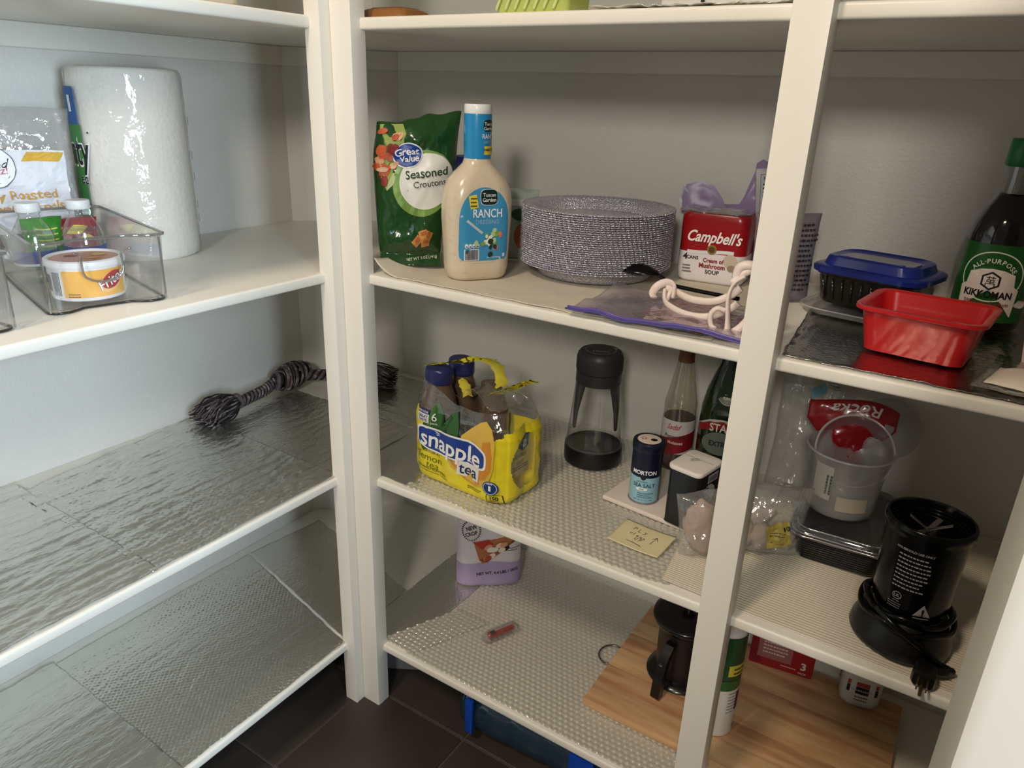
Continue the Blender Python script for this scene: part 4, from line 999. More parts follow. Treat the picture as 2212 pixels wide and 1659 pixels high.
dec(t, 'blue_seal', ell(.020, .023, .052, .0290, n=28), fs, .0036, flat(24, 60, 116, .3)); dec(t, 'seal_ring', ell(.0175, .0205, .052, .0290, n=28, rings=1, inner=.90), fs, .0040, flat(190, 200, 210)); dec(t, 'seal_bottle', rect(.003, .009, .052, .029), fs, .0041, WHT)
dec(t, 'lettering', txt('NEW', .0034, .02, .052, .0365), fs, .0041, WHT)
dec(t, 'calorie_frame', ell(.0195, .0175, .056, .0095, p=8, n=24, rings=1, inner=.92), fs, .0018, flat(30, 28, 20)); dec(t, 'lettering', txt('150', .0085, .03, .056, .0115, .9), fs, .0018, flat(24, 22, 18)); dec(t, 'small_print', lines(.014, 2, .0028, .0014, .056, .0060, 3), fs, .0018, flat(50, 46, 20))
dec(t, 'small_print', lines(.022, 2, .003, .0012, .026, .0170, 5), fs, .0014, flat(80, 74, 20))
# the far inside of the wrap seen through the window: same print, mirrored
ws = lambda u, v, k=0: (Wd/2-.012+k*0, u, v)
dec(t, 'inner_print', poly([(-.028, .030), (.026, .030), (.030, .060), (.026, .098), (-.020, .098), (-.030, .06)], 4), ws, 0, flat(196, 188, 120, .4))
wt = lambda u, v, k=0: (Wd/2-.0112, -u, v)
dec(t, 'inner_logo', poly([(-.020, .076), (-.022, .096), (-.006, .098), (.004, .090), (.002, .076), (-.010, .070)], 3), wt, 0, flat(60, 96, 130, .4))
wt2 = lambda u, v, k=0: (Wd/2-.0106, -u, v)
dec(t, 'lettering', txt('s', .026, .03, -.010, .086), wt2, 0, flat(196, 204, 196)); dec(t, 'lettering', join(txt('lemon', .013, 0, 0, .066), txt('tea', .013, 0, 0, .055)), wt2, 0, flat(90, 92, 40)); dec(t, 'small_print', lines(.04, 2, .004, .002, 0, .047, 4), wt2, 0, flat(90, 86, 40))

# glass dispenser ------------------------------------------------------------
LID = mat('dark_grey_plastic', srgb(52, 50, 50), .4)
t = thing('glass_dispenser', 'conical glass dispenser with a dark twist lid and black base', 'dispenser', (.254, .290, ZC+.0046), 25)
t.scale = (1, 1, .94)
put('base_ring', lathe([(.047, 0), (.0495, .002), (.0500, .006), (.0500, .030), (.0490, .033), (.0470, .0335), (.046, .030), (.001, .029)], 60), BLACK, t)
put('glass_body', lathe([(.0482, .0335), (.0478, .036), (.0470, .040), (.0460, .052), (.0380, .150), (.0372, .162)], 64, None, False, False), GLASS, t, 60)
put('glass_bead', lathe([(.0488, .0325), (.0495, .035), (.0485, .0375), (.0470, .036)], 60, None, False, False), GLASS, t, 60)
put('lid_collar', lathe([(.0355, .1540), (.0378, .1545), (.0384, .156), (.0380, .1745), (.0370, .1755), (.036, .1758)], 60), LID, t)
put('lid_cap', lathe([(.0365, .1762), (.0382, .1768), (.0386, .180), (.0384, .2010), (.0370, .208), (.0335, .2128), (.028, .2140), (.001, .2140)], 120, lambda a, z: .0005*math.cos(60*a) if .178 < z < .203 else 0), LID, t, 35)
for a, w_ in ((-62, .016), (62, .016)):
    ang = R(a); V = []
    for r, z, hw in ((.0365, .156, .017), (.0372, .150, .016), (.0400, .105, .007), (.0412, .072, .0035), (.0412, .069, .002)):
        for s_, rr in ((-1, r), (1, r), (1, r-.003), (-1, r-.003)):
            b = ang+s_*hw/r; V.append((rr*math.sin(b), -rr*math.cos(b), z))
    put('lid_arm', loft([V[i*4:i*4+4] for i in range(5)]), LID, t, 30)
put('centre_rod', mv(lathe([(.0022, .030), (.0022, .155)], 12), .004, -.004, 0), CLEAR, t); put('rod_paddle', mv(rotg(box(-.004, .004, -.0008, .0008, .035, .085), R(30)), .004, -.004, 0), CLEAR, t)
ts = top_s(.2140)
dec(t, 'dial_ring', ell(.052, .052, 0, 0, n=48, rings=1, inner=.95), ts, .0003, flat(150, 148, 148)); dec(t, 'lettering', rotg(join(txt('TWIST', .0100, .01, 0, .010, 1)), R(180)), ts, .0004, flat(170, 168, 168)); dec(t, 'small_print', lines(.030, 2, .0035, .001, 0, .010, 4), ts, .0004, flat(120, 118, 118))
dec(t, 'arrow_head', poly([(.026, .004), (.020, .010), (.028, .012)], 1), ts, .0005, flat(190, 188, 188))

# cutting board, salt, pepper tin ------------------------------------------------
t = tag(put('cutting_board', mv(rotg(box(0, .225, 0, .150, 0, .0075, .0028, 3), R(-6)), .331, .173, ZC+.0046), flat(226, 214, 204, .5), None, 60), 'thin white cutting board under the salt shaker and black tin', 'cutting board')
ZW = ZC+.0122
NV = flat(20, 24, 46, .3); LB = flat(146, 192, 206, .35)
t = thing('salt_shaker', 'navy and light blue sea salt shaker on the white cutting board', 'shaker', (.3870, .2040, ZW), 26)
put('tin_body', lathe([(.0225, 0), (.0236, .0008), (.0236, .0024), (.0228, .0030), (.0230, .0048), (.0230, .0900), (.0222, .0912), (.0205, .093)], 48), LB, t, 50)
put('foot_ring', lathe([(.0230, 0.0002), (.0240, .001), (.0238, .0028), (.0230, .0032)], 48, None, False, False), flat(150, 150, 150, .3, metal=.7), t)
put('navy_cap', lathe([(.0236, .0870), (.0243, .0880), (.0246, .0985), (.0236, .1010), (.0180, .1012), (.0176, .1000)], 56), NV, t)
put('sifter_disc', lathe([(.0178, .1000), (.0178, .1013), (.001, .1013)], 40), flat(232, 214, 200, .4), t)
ts = top_s(.1013)
dec(t, 'pour_hole', ell(.0105, .0095, .007, -.002, n=18), ts, .0003, BLACK)
dec(t, 'sprinkle_hole', join(*[ell(.0022, .0022, -.008+.0035*math.cos(a), .002+.0035*math.sin(a), n=8, rings=1) for a in [i*PI*2/6 for i in range(6)]]), ts, .0003, BLACK)
cs = cyl_s(.0231, 0, 0)
dec(t, 'navy_band', rect(.144, .042, 0, .0670, 60, 1), cs, .0002, NV)
dec(t, 'navy_side', rect(.020, .046, .036, .0245, 8, 1), cs, .0003, NV); dec(t, 'side_print', join(*[rect(.0008, .030, .031+.0018*i, .030, 1, 1) for i in range(5)]), cs, .0005, flat(170, 176, 186))
dec(t, 'lettering', txt('MORTON', .0092, .03, -.004, .0545, .95), cs, .0005, flat(236, 238, 240)); dec(t, 'round_mark', ell(.0085, .0085, -.005, .0465, n=20), cs, .0006, flat(24, 26, 34))
dec(t, 'lettering', txt('NATURAL', .0038, 0, -.006, .0390), cs, .0005, flat(30, 60, 80)); dec(t, 'lettering', txt('SEA SALT', .0088, .01, -.003, .0330, .95), cs, .0005, flat(24, 52, 74))
dec(t, 'white_pill', ell(.017, .0050, -.006, .0265, p=4, n=20, rings=2), cs, .0005, flat(236, 238, 238)); dec(t, 'lettering', txt('FINE', .0036, .01, -.006, .0265), cs, .0008, flat(60, 80, 90))
dec(t, 'small_print', lines(.024, 3, .0034, .0014, 0, .0195, 6), cs, .0005, flat(60, 100, 120)); dec(t, 'small_print', txt('NET WT 4.4 OZ (125g)', .0030, 0, -.003, .0080), cs, .0005, flat(50, 90, 110))
TB = mat('tin_black', srgb(20, 17, 16), .3, coat=.3)
t = thing('pepper_tin', 'square black pepper tin with a white lid on the cutting board', 'tin', (.4680, .1870, ZW), -11)
put('tin_body', rloft([(0, .050, .066, .008), (.0012, .0525, .0685, .009), (.003, .0510, .0670, .009), (.088, .0510, .0670, .009), (.0895, .0500, .066, .009)], 6), TB, t, 50)
put('plastic_lid', rloft([(.0885, .0530, .0690, .009), (.0895, .0545, .0705, .010), (.0935, .0545, .0705, .010), (.0950, .0525, .0685, .010), (.0955, .048, .064, .008)], 6), flat(232, 224, 218, .4), t, 50)
ts = plane_s((0, 0, .0955), (-math.cos(.9), -math.sin(.9), 0), (math.sin(.9), -math.cos(.9), 0)); 
dec(t, 'lid_flap_line', rect(.046, .0010, 0, .008), top_s(.0955), .0003, flat(150, 142, 136)); dec(t, 'date_stamp', lines(.016, 2, .004, .0018, .002, -.003, 7), ts, .0004, flat(110, 96, 92))
sd = plane_s((.0255, 0, 0), (0, 1, 0), (0, 0, 1))
dec(t, 'barcode', rect(.028, .013, .006, .078, 1, 1), sd, .0004, flat(190, 188, 186)); dec(t, 'barcode', bars(.025, .009, .006, .0775, 22), sd, .0008, flat(40, 38, 38))
dec(t, 'round_label', ell(.036, .034, -.002, .052, n=30), sd, .0004, flat(176, 178, 176)); dec(t, 'brand_oval', ell(.019, .013, -.012, .060, n=24, rot=15), sd, .0008, flat(40, 70, 140)); dec(t, 'lettering', join(txt('Great', .0044, .02, -.012, .0618, rot=15), txt('Value', .0040, .02, -.0115, .0575, rot=15)), sd, .0012, flat(226, 230, 236))
dec(t, 'lettering', join(txt('Ground', .0052, .01, .004, .0540, rot=12), txt('Black Pepper', .0058, .01, -.001, .0455, .8, rot=12)), sd, .0008, flat(40, 42, 44))
dec(t, 'spoon_outline', join(*[ell(.010+.010*i, .034+.012*i, -.018, .030, n=28, rings=1, inner=.93) for i in range(2)]), sd, .0004, flat(50, 48, 46)); dec(t, 'lettering', txt('NET WT 3 OZ', .0036, .01, -.010, .007), sd, .0004, flat(150, 150, 150))

# bottles at the back ---------------------------------------------------------------
t = thing('molasses_bottle', 'slim clear bottle of pomegranate molasses with a gold cap', 'bottle', (.3800, .352, ZC+.0046), 14)
put('glass_body', lathe([(.024, 0), (.0268, .003), (.0272, .010), (.0272, .095), (.0262, .108), (.0262, .113), (.0268, .118), (.0225, .140), (.0185, .160), (.0180, .166), (.0158, .176), (.0128, .194), (.0118, .215), (.0118, .222)], 48), film('pale_glass', tint=(.92, .92, .86), haze=.05, hazecol=(.5, .5, .42), gloss=.10, rough=.05, edge=.8, edgecol=(.2, .2, .16)), t, 60)
put('molasses', lathe([(.0225, .004), (.0255, .008), (.0258, .090), (.0256, .094)], 32), flat(60, 26, 18, .2), t, 60)
put('neck_label', lathe([(.0134, .192), (.0126, .205), (.0122, .2140)], 32, None, False, False), flat(122, 74, 44, .5), t); put('gold_cap', lathe([(.0130, .2120), (.0136, .2130), (.0136, .2340), (.0128, .2365), (.001, .2368)], 40, lambda a, z: .0003*math.cos(24*a) if .215 < z < .233 else 0), mat('gold_metal', srgb(170, 128, 76), .35, metal=.7), t)
cs = cyl_s(.0275, 0, 0)
dec(t, 'paper_label', rect(.080, .060, 0, .064, 30, 2), cs, .0003, flat(214, 206, 200, .4)); dec(t, 'red_band', warp(rect(.080, .032, 0, 0, 30, 1), lambda x, y: (x, y+.050+.010*math.sin(x*30), 0)), cs, .0006, flat(140, 24, 36, .4))
dec(t, 'lettering', txt('Sadaf', .0130, .01, -.004, .083, .8, .4), cs, .0007, flat(180, 30, 40)); dec(t, 'lettering', txt('Pomegranate', .0088, .02, .002, .0660, .9), cs, .0010, flat(34, 50, 30)); dec(t, 'lettering', txt('Molasses', .0078, .02, 0, .0550, .9), cs, .0010, flat(226, 214, 200))
OG = mat('olive_glass', srgb(26, 40, 14), .08, coat=.6)
t = thing('olive_oil_bottle', 'large dark green olive oil bottle beside the upright post', 'bottle', (.4560, .350, ZC+.0046), 10)
put('glass_body', rloft([(0, .070, .060, .026), (.004, .078, .066, .030), (.090, .079, .067, .030), (.130, .077, .066, .030), (.160, .066, .058, .027), (.185, .050, .046, .022), (.205, .036, .036, .0175), (.225, .030, .030, .0149), (.260, .029, .029, .0144)], 10), OG, t, 60)
put('screw_cap', lathe([(.0155, .248), (.0165, .249), (.0165, .276), (.0155, .278), (.001, .278)], 40), flat(14, 26, 18, .3), t); put('neck_ring', lathe([(.0150, .238), (.0160, .240), (.0160, .246), (.015, .248)], 40, None, False, False), flat(24, 30, 22, .3), t)
fo = lambda u, v, k=0: (u, -.0335+.4*(u*u)/.08-k+max(0, v-.13)*.30, v)
dec(t, 'neck_oval', ell(.036, .034, .004, .162, n=30), lambda u, v, k=0: (u, -.0255-k+(v-.162)*.36+u*u*8, v), .002, flat(150, 140, 108, .4)); dec(t, 'neck_oval', ell(.030, .027, .004, .160, n=26), lambda u, v, k=0: (u, -.0255-k+(v-.162)*.36+u*u*8, v), .0024, flat(90, 96, 66, .4))
dec(t, 'lettering', txt('STAR', .0080, .03, .004, .173, .9), lambda u, v, k=0: (u, -.0255-k+(v-.162)*.36+u*u*8, v), .003, flat(150, 30, 30)); dec(t, 'lettering', join(txt('RICH OLIVE', .0052, .01, .004, .163, .85), txt('FLAVOR', .0052, .01, .004, .156, .85)), lambda u, v, k=0: (u, -.0255-k+(v-.162)*.36+u*u*8, v), .003, flat(230, 224, 196))
dec(t, 'red_arch', poly([(-.034, .096), (-.036, .106), (-.020, .114), (0, .117), (.020, .114), (.036, .106), (.034, .094), (.020, .100), (0, .103), (-.020, .101)], 6), fo, .0010, flat(140, 26, 28, .4)); dec(t, 'arch_line', poly([(-.038, .108), (-.02, .1175), (0, .1205), (.02, .1175), (.038, .108), (.02, .1160), (0, .119), (-.02, .116)], 2), fo, .0008, flat(190, 186, 170))
dec(t, 'lettering', txt('STAR', .0190, .02, 0, .1060, .82), fo, .0016, flat(222, 214, 200)); dec(t, 'grey_oval', ell(.056, .040, .0, .078, n=30), fo, .0008, flat(110, 116, 104, .4)); dec(t, 'lettering', txt('EXTRA', .0125, .03, 0, .078, .85), fo, .0014, flat(24, 34, 26)); dec(t, 'emboss_arch', ell(.044, .060, .004, .116, n=36, rings=1, inner=.92), fo, .0006, flat(34, 50, 26))
# sticky note ------------------------------------------------------------------------
NOTE = flat(222, 212, 168, .7)
t = thing('sticky_note', 'pale yellow handwritten sticky note lying on the bubble wrap', 'note', (.4290, .104, ZC+.0052), -4)
def nf(u, v): return (u, v, .0012+.0022*(u/.04)**2*(1 if u > 0 else .6)+.0012*math.sin(v*60)+.004*max(0, -v-.012)**1*3)
put('paper', sheet(nf, -.040, .040, -.031, .031, 20, 16, .0002), NOTE, t, 180)
ns = lambda u, v, k=0: (lambda p: (p[0], p[1], p[2]+k))(nf(u, v))
def pen(pts, w_=.0009): 
    gs = []
    for a, b in zip(pts, pts[1:]):
        L = math.hypot(b[0]-a[0], b[1]-a[1]); gs.append(rect(L+w_, w_, (a[0]+b[0])/2, (a[1]+b[1])/2, 2, 1, math.degrees(math.atan2(b[1]-a[1], b[0]-a[0]))))
    return join(*gs)
INK = flat(96, 82, 62)
def P0(s_, x, y, k=1, r_=-8):
    st = {'P': [[(0, 0), (0, 1)], [(0, 1), (.5, .9), (.5, .6), (0, .5)]], 'L': [[(0, 1), (0, 0), (.5, 0)]], 'S': [[(.5, .9), (.1, .8), (.4, .4), (0, 0)]], 'c': [[(.5, .6), (.1, .5), (.1, .1), (.5, 0)]], 'l': [[(.1, 0), (.1, 1)]],
          'e': [[(0, .3), (.45, .35), (.3, .6), (0, .4), (.1, .05), (.5, .05)]], 'a': [[(.5, .5), (.1, .5), (.1, 0), (.45, .1), (.5, .5), (.55, 0)]], 'n': [[(0, 0), (.05, .55)], [(.05, .4), (.35, .55), (.45, 0)]], 'U': [[(0, .9), (.05, .1), (.45, 0), (.5, .9)]]}[s_]
    c, s2 = math.cos(R(r_)), math.sin(R(r_))
    return [pen([(x+(a*c-b*s2)*k, y+(a*s2+b*c)*k) for a, b in q], .0008) for q in st]
gs = []
for i, ch in enumerate('PLS'): gs += P0(ch, -.020+.0085*i, .012-.0016*i, .0075)
for i, ch in enumerate('clean'): gs += P0(ch, -.020+.0055*i, .001-.0009*i, .0062)
for i, ch in enumerate('UP'): gs += P0(ch, -.008+.007*i, -.0085-.001*i, .0062)
gs += [pen([(.016, -.006), (.0185, .012), (.0140, .006)]), pen([(.0185, .012), (.0225, .005)]), pen([(-.016, -.016), (-.006, -.0165), (.006, -.0185), (-.008, -.0155), (.008, -.0195)])]
dec(t, 'handwriting', join(*gs), ns, .0004, INK)
# clear produce bag that straddles the upright post -----------------------------------
t = thing('clear_produce_bag', 'crumpled clear bag with a yellow label standing right of the upright post', 'bag', (.5780, .176, ZC+.0050), 24)
f = pillow(.112, .105, .058, 61, .012); put('bag_film', bag_geo(f, .112, .105, 44, 40), CLEARBAG, t, 180)
s = skin(f); dec(t, 'yellow_label', warp(rect(.034, .036, 0, 0, 8, 8, 10), lambda x, y: (x+.014, y+.044, 0)), s, .0022, flat(190, 172, 84, .5)); dec(t, 'lettering', txt('VO', .0098, .04, .024, .054, .9, 0, 4), s, .0032, flat(30, 26, 22)); dec(t, 'small_print', lines(.024, 2, .0036, .0011, .012, .047, 5), s, .0032, flat(70, 62, 40)); dec(t, 'small_print', lines(.020, 1, .0036, .0018, .012, .032, 5), s, .0032, flat(90, 80, 50))
for i, (x, y, z, r_) in enumerate(((-.030, 0, .026, .022), (.0, -.004, .026, .022), (.028, .002, .022, .018))): put('garlic_bulb', blob(x, y, z, r_, r_*.8, r_*.9, 18, 10, .25, i), flat(166, 148, 132, .7), t, 180)
t = thing('pale_produce_bag', 'small clear bag with pinkish contents leaning against the left of the upright post', 'bag', (.5120, .118, ZC+.0058), 30, 0, -8)
f = pillow(.062, .100, .040, 71, .008); put('bag_film', bag_geo(f, .062, .100, 30, 34), CLEARBAG, t, 180); put('pink_contents', blob(0, 0, .044, .024, .014, .040, 18, 12, .3, 5), flat(184, 160, 146, .6), t, 180)
t = thing('tall_clear_bag', 'tall limp clear bag with a pale blue label behind the upright post', 'bag', (.5820, .388, ZC+.0045), 4, -2)
f = pillow(.110, .215, .030, 81, .010); put('bag_film', bag_geo(f, .110, .215, 36, 50), film('dull_bag', haze=.16, hazecol=(.42, .42, .36), gloss=.05, rough=.2, edge=.3, bump=(30, .8)), t, 180)
s = skin(f); dec(t, 'blue_label', rect(.020, .016, .000, .178, 6, 6, 28), s, .002, flat(120, 164, 184, .5)); dec(t, 'white_label', rect(.024, .017, .020, .189, 6, 6, 28), s, .002, flat(186, 186, 176, .5)); dec(t, 'label_print', lines(.018, 3, .004, .0018, .020, .193, 5), s, .0026, flat(120, 120, 110))
# ------------------------------------------------------------------ right bay, second shelf
t = thing('blue_lid_container', 'dark food container with a blue lid, tilted on the clear lid behind the red tub', 'container', (.640, .286, ZB+.012), -14, 0, 0)
put('container_body', rloft([(0, .110, .080, .016), (.004, .116, .086, .018), (.036, .126, .096, .022), (.038, .132, .102, .024), (.040, .132, .102, .024)], 7), mat('smoked_plastic', srgb(34, 30, 22), .14, coat=.4), t, 50)
g = rloft([(.0405, .134, .104, .024), (.041, .142, .112, .028), (.047, .143, .113, .028), (.049, .138, .108, .027), (.050, .122, .092, .024), (.060, .116, .086, .024), (.0615, .108, .078, .022), (.058, .100, .070, .020)], 7)
BLU = mat('blue_lid', srgb(22, 38, 116), .25, coat=.3)
k = put('blue_lid', g, BLU, t, 50)
dec(k, 'clear_panel', ell(.092, .050, 0, -.004, p=6, n=32), top_s(.0584), .0006, flat(112, 116, 128, .2)); put('lid_rib', tube([(-.040, -.038, .0615), (.040, -.038, .0615)], .0012, 6), BLU, k)
for x in (-.034, .036): put('lid_tab', box(x-.003, x+.003, -.030, -.026, .058, .0615, .0006, 1), BLU, k, 40)
for i in range(9):
    put('side_flute', tube([(-.046+.0115*i, -.0435-.0003, .006), (-.050+.0125*i, -.0480, .032)], .0016, 6), bpy.data.materials['smoked_plastic'], t, 180)
t = thing('container_lid', 'flat clear plastic lid lying under the blue lidded container', 'lid', (.645, .285, ZB+.0038), -10)
put('lid_plate', rloft([(0, .125, .130, .03), (.001, .150, .155, .034), (.0075, .156, .161, .036), (.0080, .158, .163, .036), (.0072, .150, .155, .034), (.0014, .144, .149, .032)], 7), FROST, t, 60); q = [(x, y, .0078) for x, y in rrect(.157, .162, .036, 8)]; q.append(q[0]); put('lid_rim', tube(q, .0012, 6, False), film('lid_rim', haze=.4, hazecol=(.7, .7, .68), gloss=.1), t, 180)
# red tub
t = thing('red_tub', 'bright red open plastic tub standing on the shiny foil', 'tub', (.7110, .1340, ZB+.0036), -7)
RD = mat('red_plastic', srgb(188, 26, 28), .30, coat=.25)
w0, d0, w1, d1, hh = .098, .086, .114, .102, .051
put('tub_body', rloft([(0, w0-.008, d0-.008, .010), (.0015, w0, d0, .013), (hh-.005, w1, d1, .016), (hh-.003, w1+.010, d1+.010, .019), (hh-.0045, w1+.0125, d1+.0125, .020), (hh-.003, w1+.0135, d1+.0135, .020), (hh, w1+.0125, d1+.0125, .020), (hh, w1+.002, d1+.002, .016), (hh-.002, w1-.003, d1-.003, .015), (.0035, w0-.004, d0-.004, .012)], 7), RD, t, 40)
for i in range(0): put('side_flute', tube([(-.040+.0133*i, -.0434-.0006, .003), (-.0445+.0148*i, -.0492, .032)], .0012, 6), RD, t, 180)
# soy sauce
t = thing('soy_sauce_bottle', 'dark soy sauce bottle with a green cap and green label', 'bottle', (.7650, .3100, ZB+.0038), -4)
SOY = mat('soy_sauce', srgb(12, 7, 6), .08, coat=.6)
put('sauce_body', lathe([(.033, 0), (.0385, .003), (.0395, .010), (.0395, .100), (.0385, .112), (.0350, .126), (.0280, .142), (.0210, .153), (.0175, .160), (.0150, .1605)], 56), SOY, t, 60)
put('clear_neck', lathe([(.0176, .1600), (.0160, .175), (.0156, .196)], 40, None, False, False), film('neck_glass', tint=(.62, .60, .56), haze=.12, hazecol=(.4, .4, .38), gloss=.12, edge=.7), t, 60)
GC = mat('green_cap', srgb(22, 116, 62), .35)
put('green_cap', lathe([(.0190, .1905), (.0205, .1925), (.0190, .2200), (.0178, .2215), (.001, .2218)], 60, lambda a, z: .0003*math.cos(30*a) if .193 < z < .219 else 0), GC, t, 40)
cs = cyl_s(lambda z: .0399 if z < .1 else .0399-.0012*(z-.1)/.012, 0, 0)
GL = flat(28, 84, 34, .3)
dec(t, 'green_label', rect(.150, .092, .006, .058, 50, 8), cs, 0, GL)
dec(t, 'label_arch', ell(.068, .060, 0, .066, n=48, rings=1, inner=.95), cs, .0005, flat(214, 222, 206)); dec(t, 'white_shield', poly([(-.030, .020), (.030, .020), (.032, .052), (.026, .056), (.024, .070), (.012, .0745), (0, .076), (-.012, .0745), (-.024, .070), (-.026, .056), (-.032, .052)], 6), cs, .0006, flat(226, 214, 208, .4))
dec(t, 'lettering', arc_text('ALL·PURPOSE', .0074, .0268, 0, .0585, 90, .02), cs, .0007, flat(222, 228, 214))
hexa = lambda r: [(r*math.cos(PI/6+PI/3*i), .0615+r*math.sin(PI/6+PI/3*i)) for i in range(6)]
dec(t, 'hexagon_mark', poly(hexa(.0112), 2), cs, .0010, flat(18, 18, 24)); dec(t, 'hexagon_mark', poly(hexa(.0088), 2), cs, .0013, flat(226, 214, 208)); 
hz = [rect(.0090, .0010, 0, .0655), rect(.0010, .0034, -.002, .0655), rect(.0010, .0034, .002, .0655), rect(.0070, .0009, 0, .0628), rect(.0070, .0009, 0, .0604), rect(.0009, .0052, 0, .0604), rect(.0009, .0030, -.0034, .0616), rect(.0009, .0030, .0034, .0616), rect(.0090, .0009, 0, .0585), rect(.0009, .0034, -.0044, .0570), rect(.0009, .0034, .0044, .0570)]
dec(t, 'hexagon_character', join(*hz), cs, .0016, flat(18, 18, 24))
dec(t, 'lettering', txt('KIKKOMAN', .0112, .035, 0, .0455, .88), cs, .0010, flat(16, 14, 22)); dec(t, 'lettering', txt('38% Less Sodium', .0074, .008, 0, .0345, .95, .2), cs, .0010, flat(150, 44, 50)); dec(t, 'lettering', txt('Soy Sauce', .0090, .03, 0, .0245, .95), cs, .0010, flat(20, 16, 22))
# red and white packet at the right edge
t = thing('red_white_packet', 'crinkly red and white packet at the right edge beside the red tub', 'packet', (.8530, .1920, ZB+.0038), 26, 0, -12)
f = pillow(.100, .110, .050, 91, .009)
put('packet_film', bag_geo(f, .100, .110, 36, 40), mat('pale_packet', srgb(196, 178, 178), .28, coat=.3, bump=(50, .6, 'noise')), t, 180); s = skin(f)
dec(t, 'red_print', poly([(-.040, .045), (-.030, .040), (-.015, .043), (.0, .038), (.020, .042), (.042, .040), (.044, .080), (.034, .100), (0, .104), (-.026, .094), (-.038, .075)], 10), s, .0014, flat(150, 24, 34, .3), 180)
dec(t, 'small_print', lines(.016, 5, .0034, .0014, -.016, .030, 8), s, .0016, flat(70, 60, 64)); put('top_flap', tube(smooth([(-.046, -.006, .070), (-.056, -.010, .078), (-.064, -.012, .074)], 5), [.008]*6+[.006]*4+[.003], 8, True, .2), film('packet_seal', haze=.3, hazecol=(.6, .45, .48), gloss=.15), t, 180)
t = thing('paper_sachet', 'flat pale sachet lying near the shelf edge at the right side', 'sachet', (.8330, .0720, ZB+.0040), -12)
f2 = lambda u, v: (u, v, .003+.010*max(0, 1-(u/.052)**4)*max(0, 1-(v/.032)**4)+.0010*fbm(u*50, v*50, 2))
put('paper', sheet(f2, -.052, .052, -.032, .032, 30, 20, .0010), flat(222, 212, 196, .55), t, 180); f3 = lambda u, v: (u, v, .0012+.002*abs(fbm(u*40, v*40, 6))); put('clear_sleeve', sheet(f3, -.060, .060, -.046, .030, 30, 20, .0003), CLEARBAG, t, 180)

# ------------------------------------------------------------------ right bay, third shelf
t = thing('takeout_box', 'black ribbed takeout box with a clear lid under the frosted deli cup', 'container', (.6680, .2800, ZC+.0026), 3)
t.scale = (1.1, 1.05, 1)
put('black_tray', rloft([(0, .090, .150, .012), (.003, .096, .156, .014), (.034, .108, .168, .016), (.036, .116, .176, .018), (.038, .116, .176, .018)], 6), BLACK, t, 50)
for i in range(8):
    q = [(x, y, .006+.0038*i) for x, y in rrect(.0966+.0126*i/8, .1566+.0126*i/8, .0145, 6)]; q.append(q[0]); put('tray_rib', tube(q, .0008, 5, False), BLACK, t, 180)
SMK = film('smoky_lid', tint=(.60, .60, .62), haze=.10, hazecol=(.35, .35, .36), gloss=.16, rough=.06, edge=.5, edgecol=(.3, .3, .3))
k = put('clear_lid', rloft([(.0385, .118, .178, .018), (.0410, .121, .181, .019), (.0425, .119, .179, .018), (.0440, .112, .172, .017), (.0500, .108, .168, .016), (.0515, .100, .160, .016), (.0480, .088, .148, .014)], 6), SMK, t, 50)
for z, a, b in ((.0420, .120, .180), (.0442, .113, .173), (.0508, .104, .164)):
    q = [(x, y, z) for x, y in rrect(a, b, .018, 6)]; q.append(q[0]); put('lid_bead', tube(q, .0010, 6, False), film('lid_bead', haze=.25, hazecol=(.6, .6, .6), gloss=.5, rough=.12), k, 180)
t = thing('deli_cup', 'frosted deli cup with a white sticker standing on the takeout box', 'cup', (.6540, .2780, ZC+.0540), 12)
t.scale = (1.14, 1.14, 1.12)
put('cup_body', lathe([(.001, .001), (.036, .001), (.0395, .004), (.0410, .012), (.0455, .072), (.0460, .074), (.0480, .078), (.0490, .082), (.0500, .0835), (.0500, .086), (.0485, .0865), (.0470, .084), (.0450, .076), (.0395, .012), (.036, .0025), (.001, .0025)], 64, None, False, False), FROST, t, 60)
q = [(.0500*math.sin(a), -.0500*math.cos(a), .0850) for a in [2*PI*i/60 for i in range(61)]]; put('cup_rim', tube(q, .0014, 6, False), film('cup_rim', haze=.5, hazecol=(.66, .64, .60), gloss=.08), t, 180)
cs = cyl_s(lambda z: .0412+.0043*z/.075, -22, 0)
dec(t, 'paper_sticker', rect(.024, .046, -.012, .050, 8, 6), cs, .0006, flat(176, 170, 158)); dec(t, 'sticker_print', xf(lines(.030, 2, .0045, .0024, 0, 0, 4), Matrix.Translation((-.006, .050, 0)) @ Matrix.Rotation(R(90), 4, 'Z')), cs, .0010, flat(70, 80, 66)); dec(t, 'paper_sticker', rect(.036, .020, .026, .026, 8, 3), cs, .0006, flat(168, 158, 140))
t = thing('red_snack_bag', 'dark red foil snack bag upside down inside the deli cup', 'bag', (.6430, .3260, ZC+.0760), 8, -7)
t.scale = (1, .8, .82)
RB = mat('red_foil_bag', srgb(140, 18, 26), .25, coat=.3, bump=(50, .5, 'noise'))
def rbf(u, v, sgn=-1):
    Vv = v/.150; wid = .52+.55*min(1, max(0, (Vv-.45)/.3)); k = max(0, 1-abs(u/.056)**2.2)*min(1, Vv*8, (1-Vv)*5)
    return (u*wid, sgn*.014*max(0, k)**.5+.004*fbm(u*30, v*30, 2), v-.010*(u/.05)**2*Vv+.004*math.sin(u*50)*Vv)
put('bag_film', bag_geo(rbf, .112, .150, 36, 44), RB, t, 180); s = skin(rbf)
dec(t, 'lettering', txt('Rocka', .0250, .01, .004, .134, 1.0, .2, 180), s, .0016, flat(206, 196, 190)); dec(t, 'silver_patch', rect(.012, .022, .046, .110, 3, 4), s, .0012, flat(150, 140, 138))
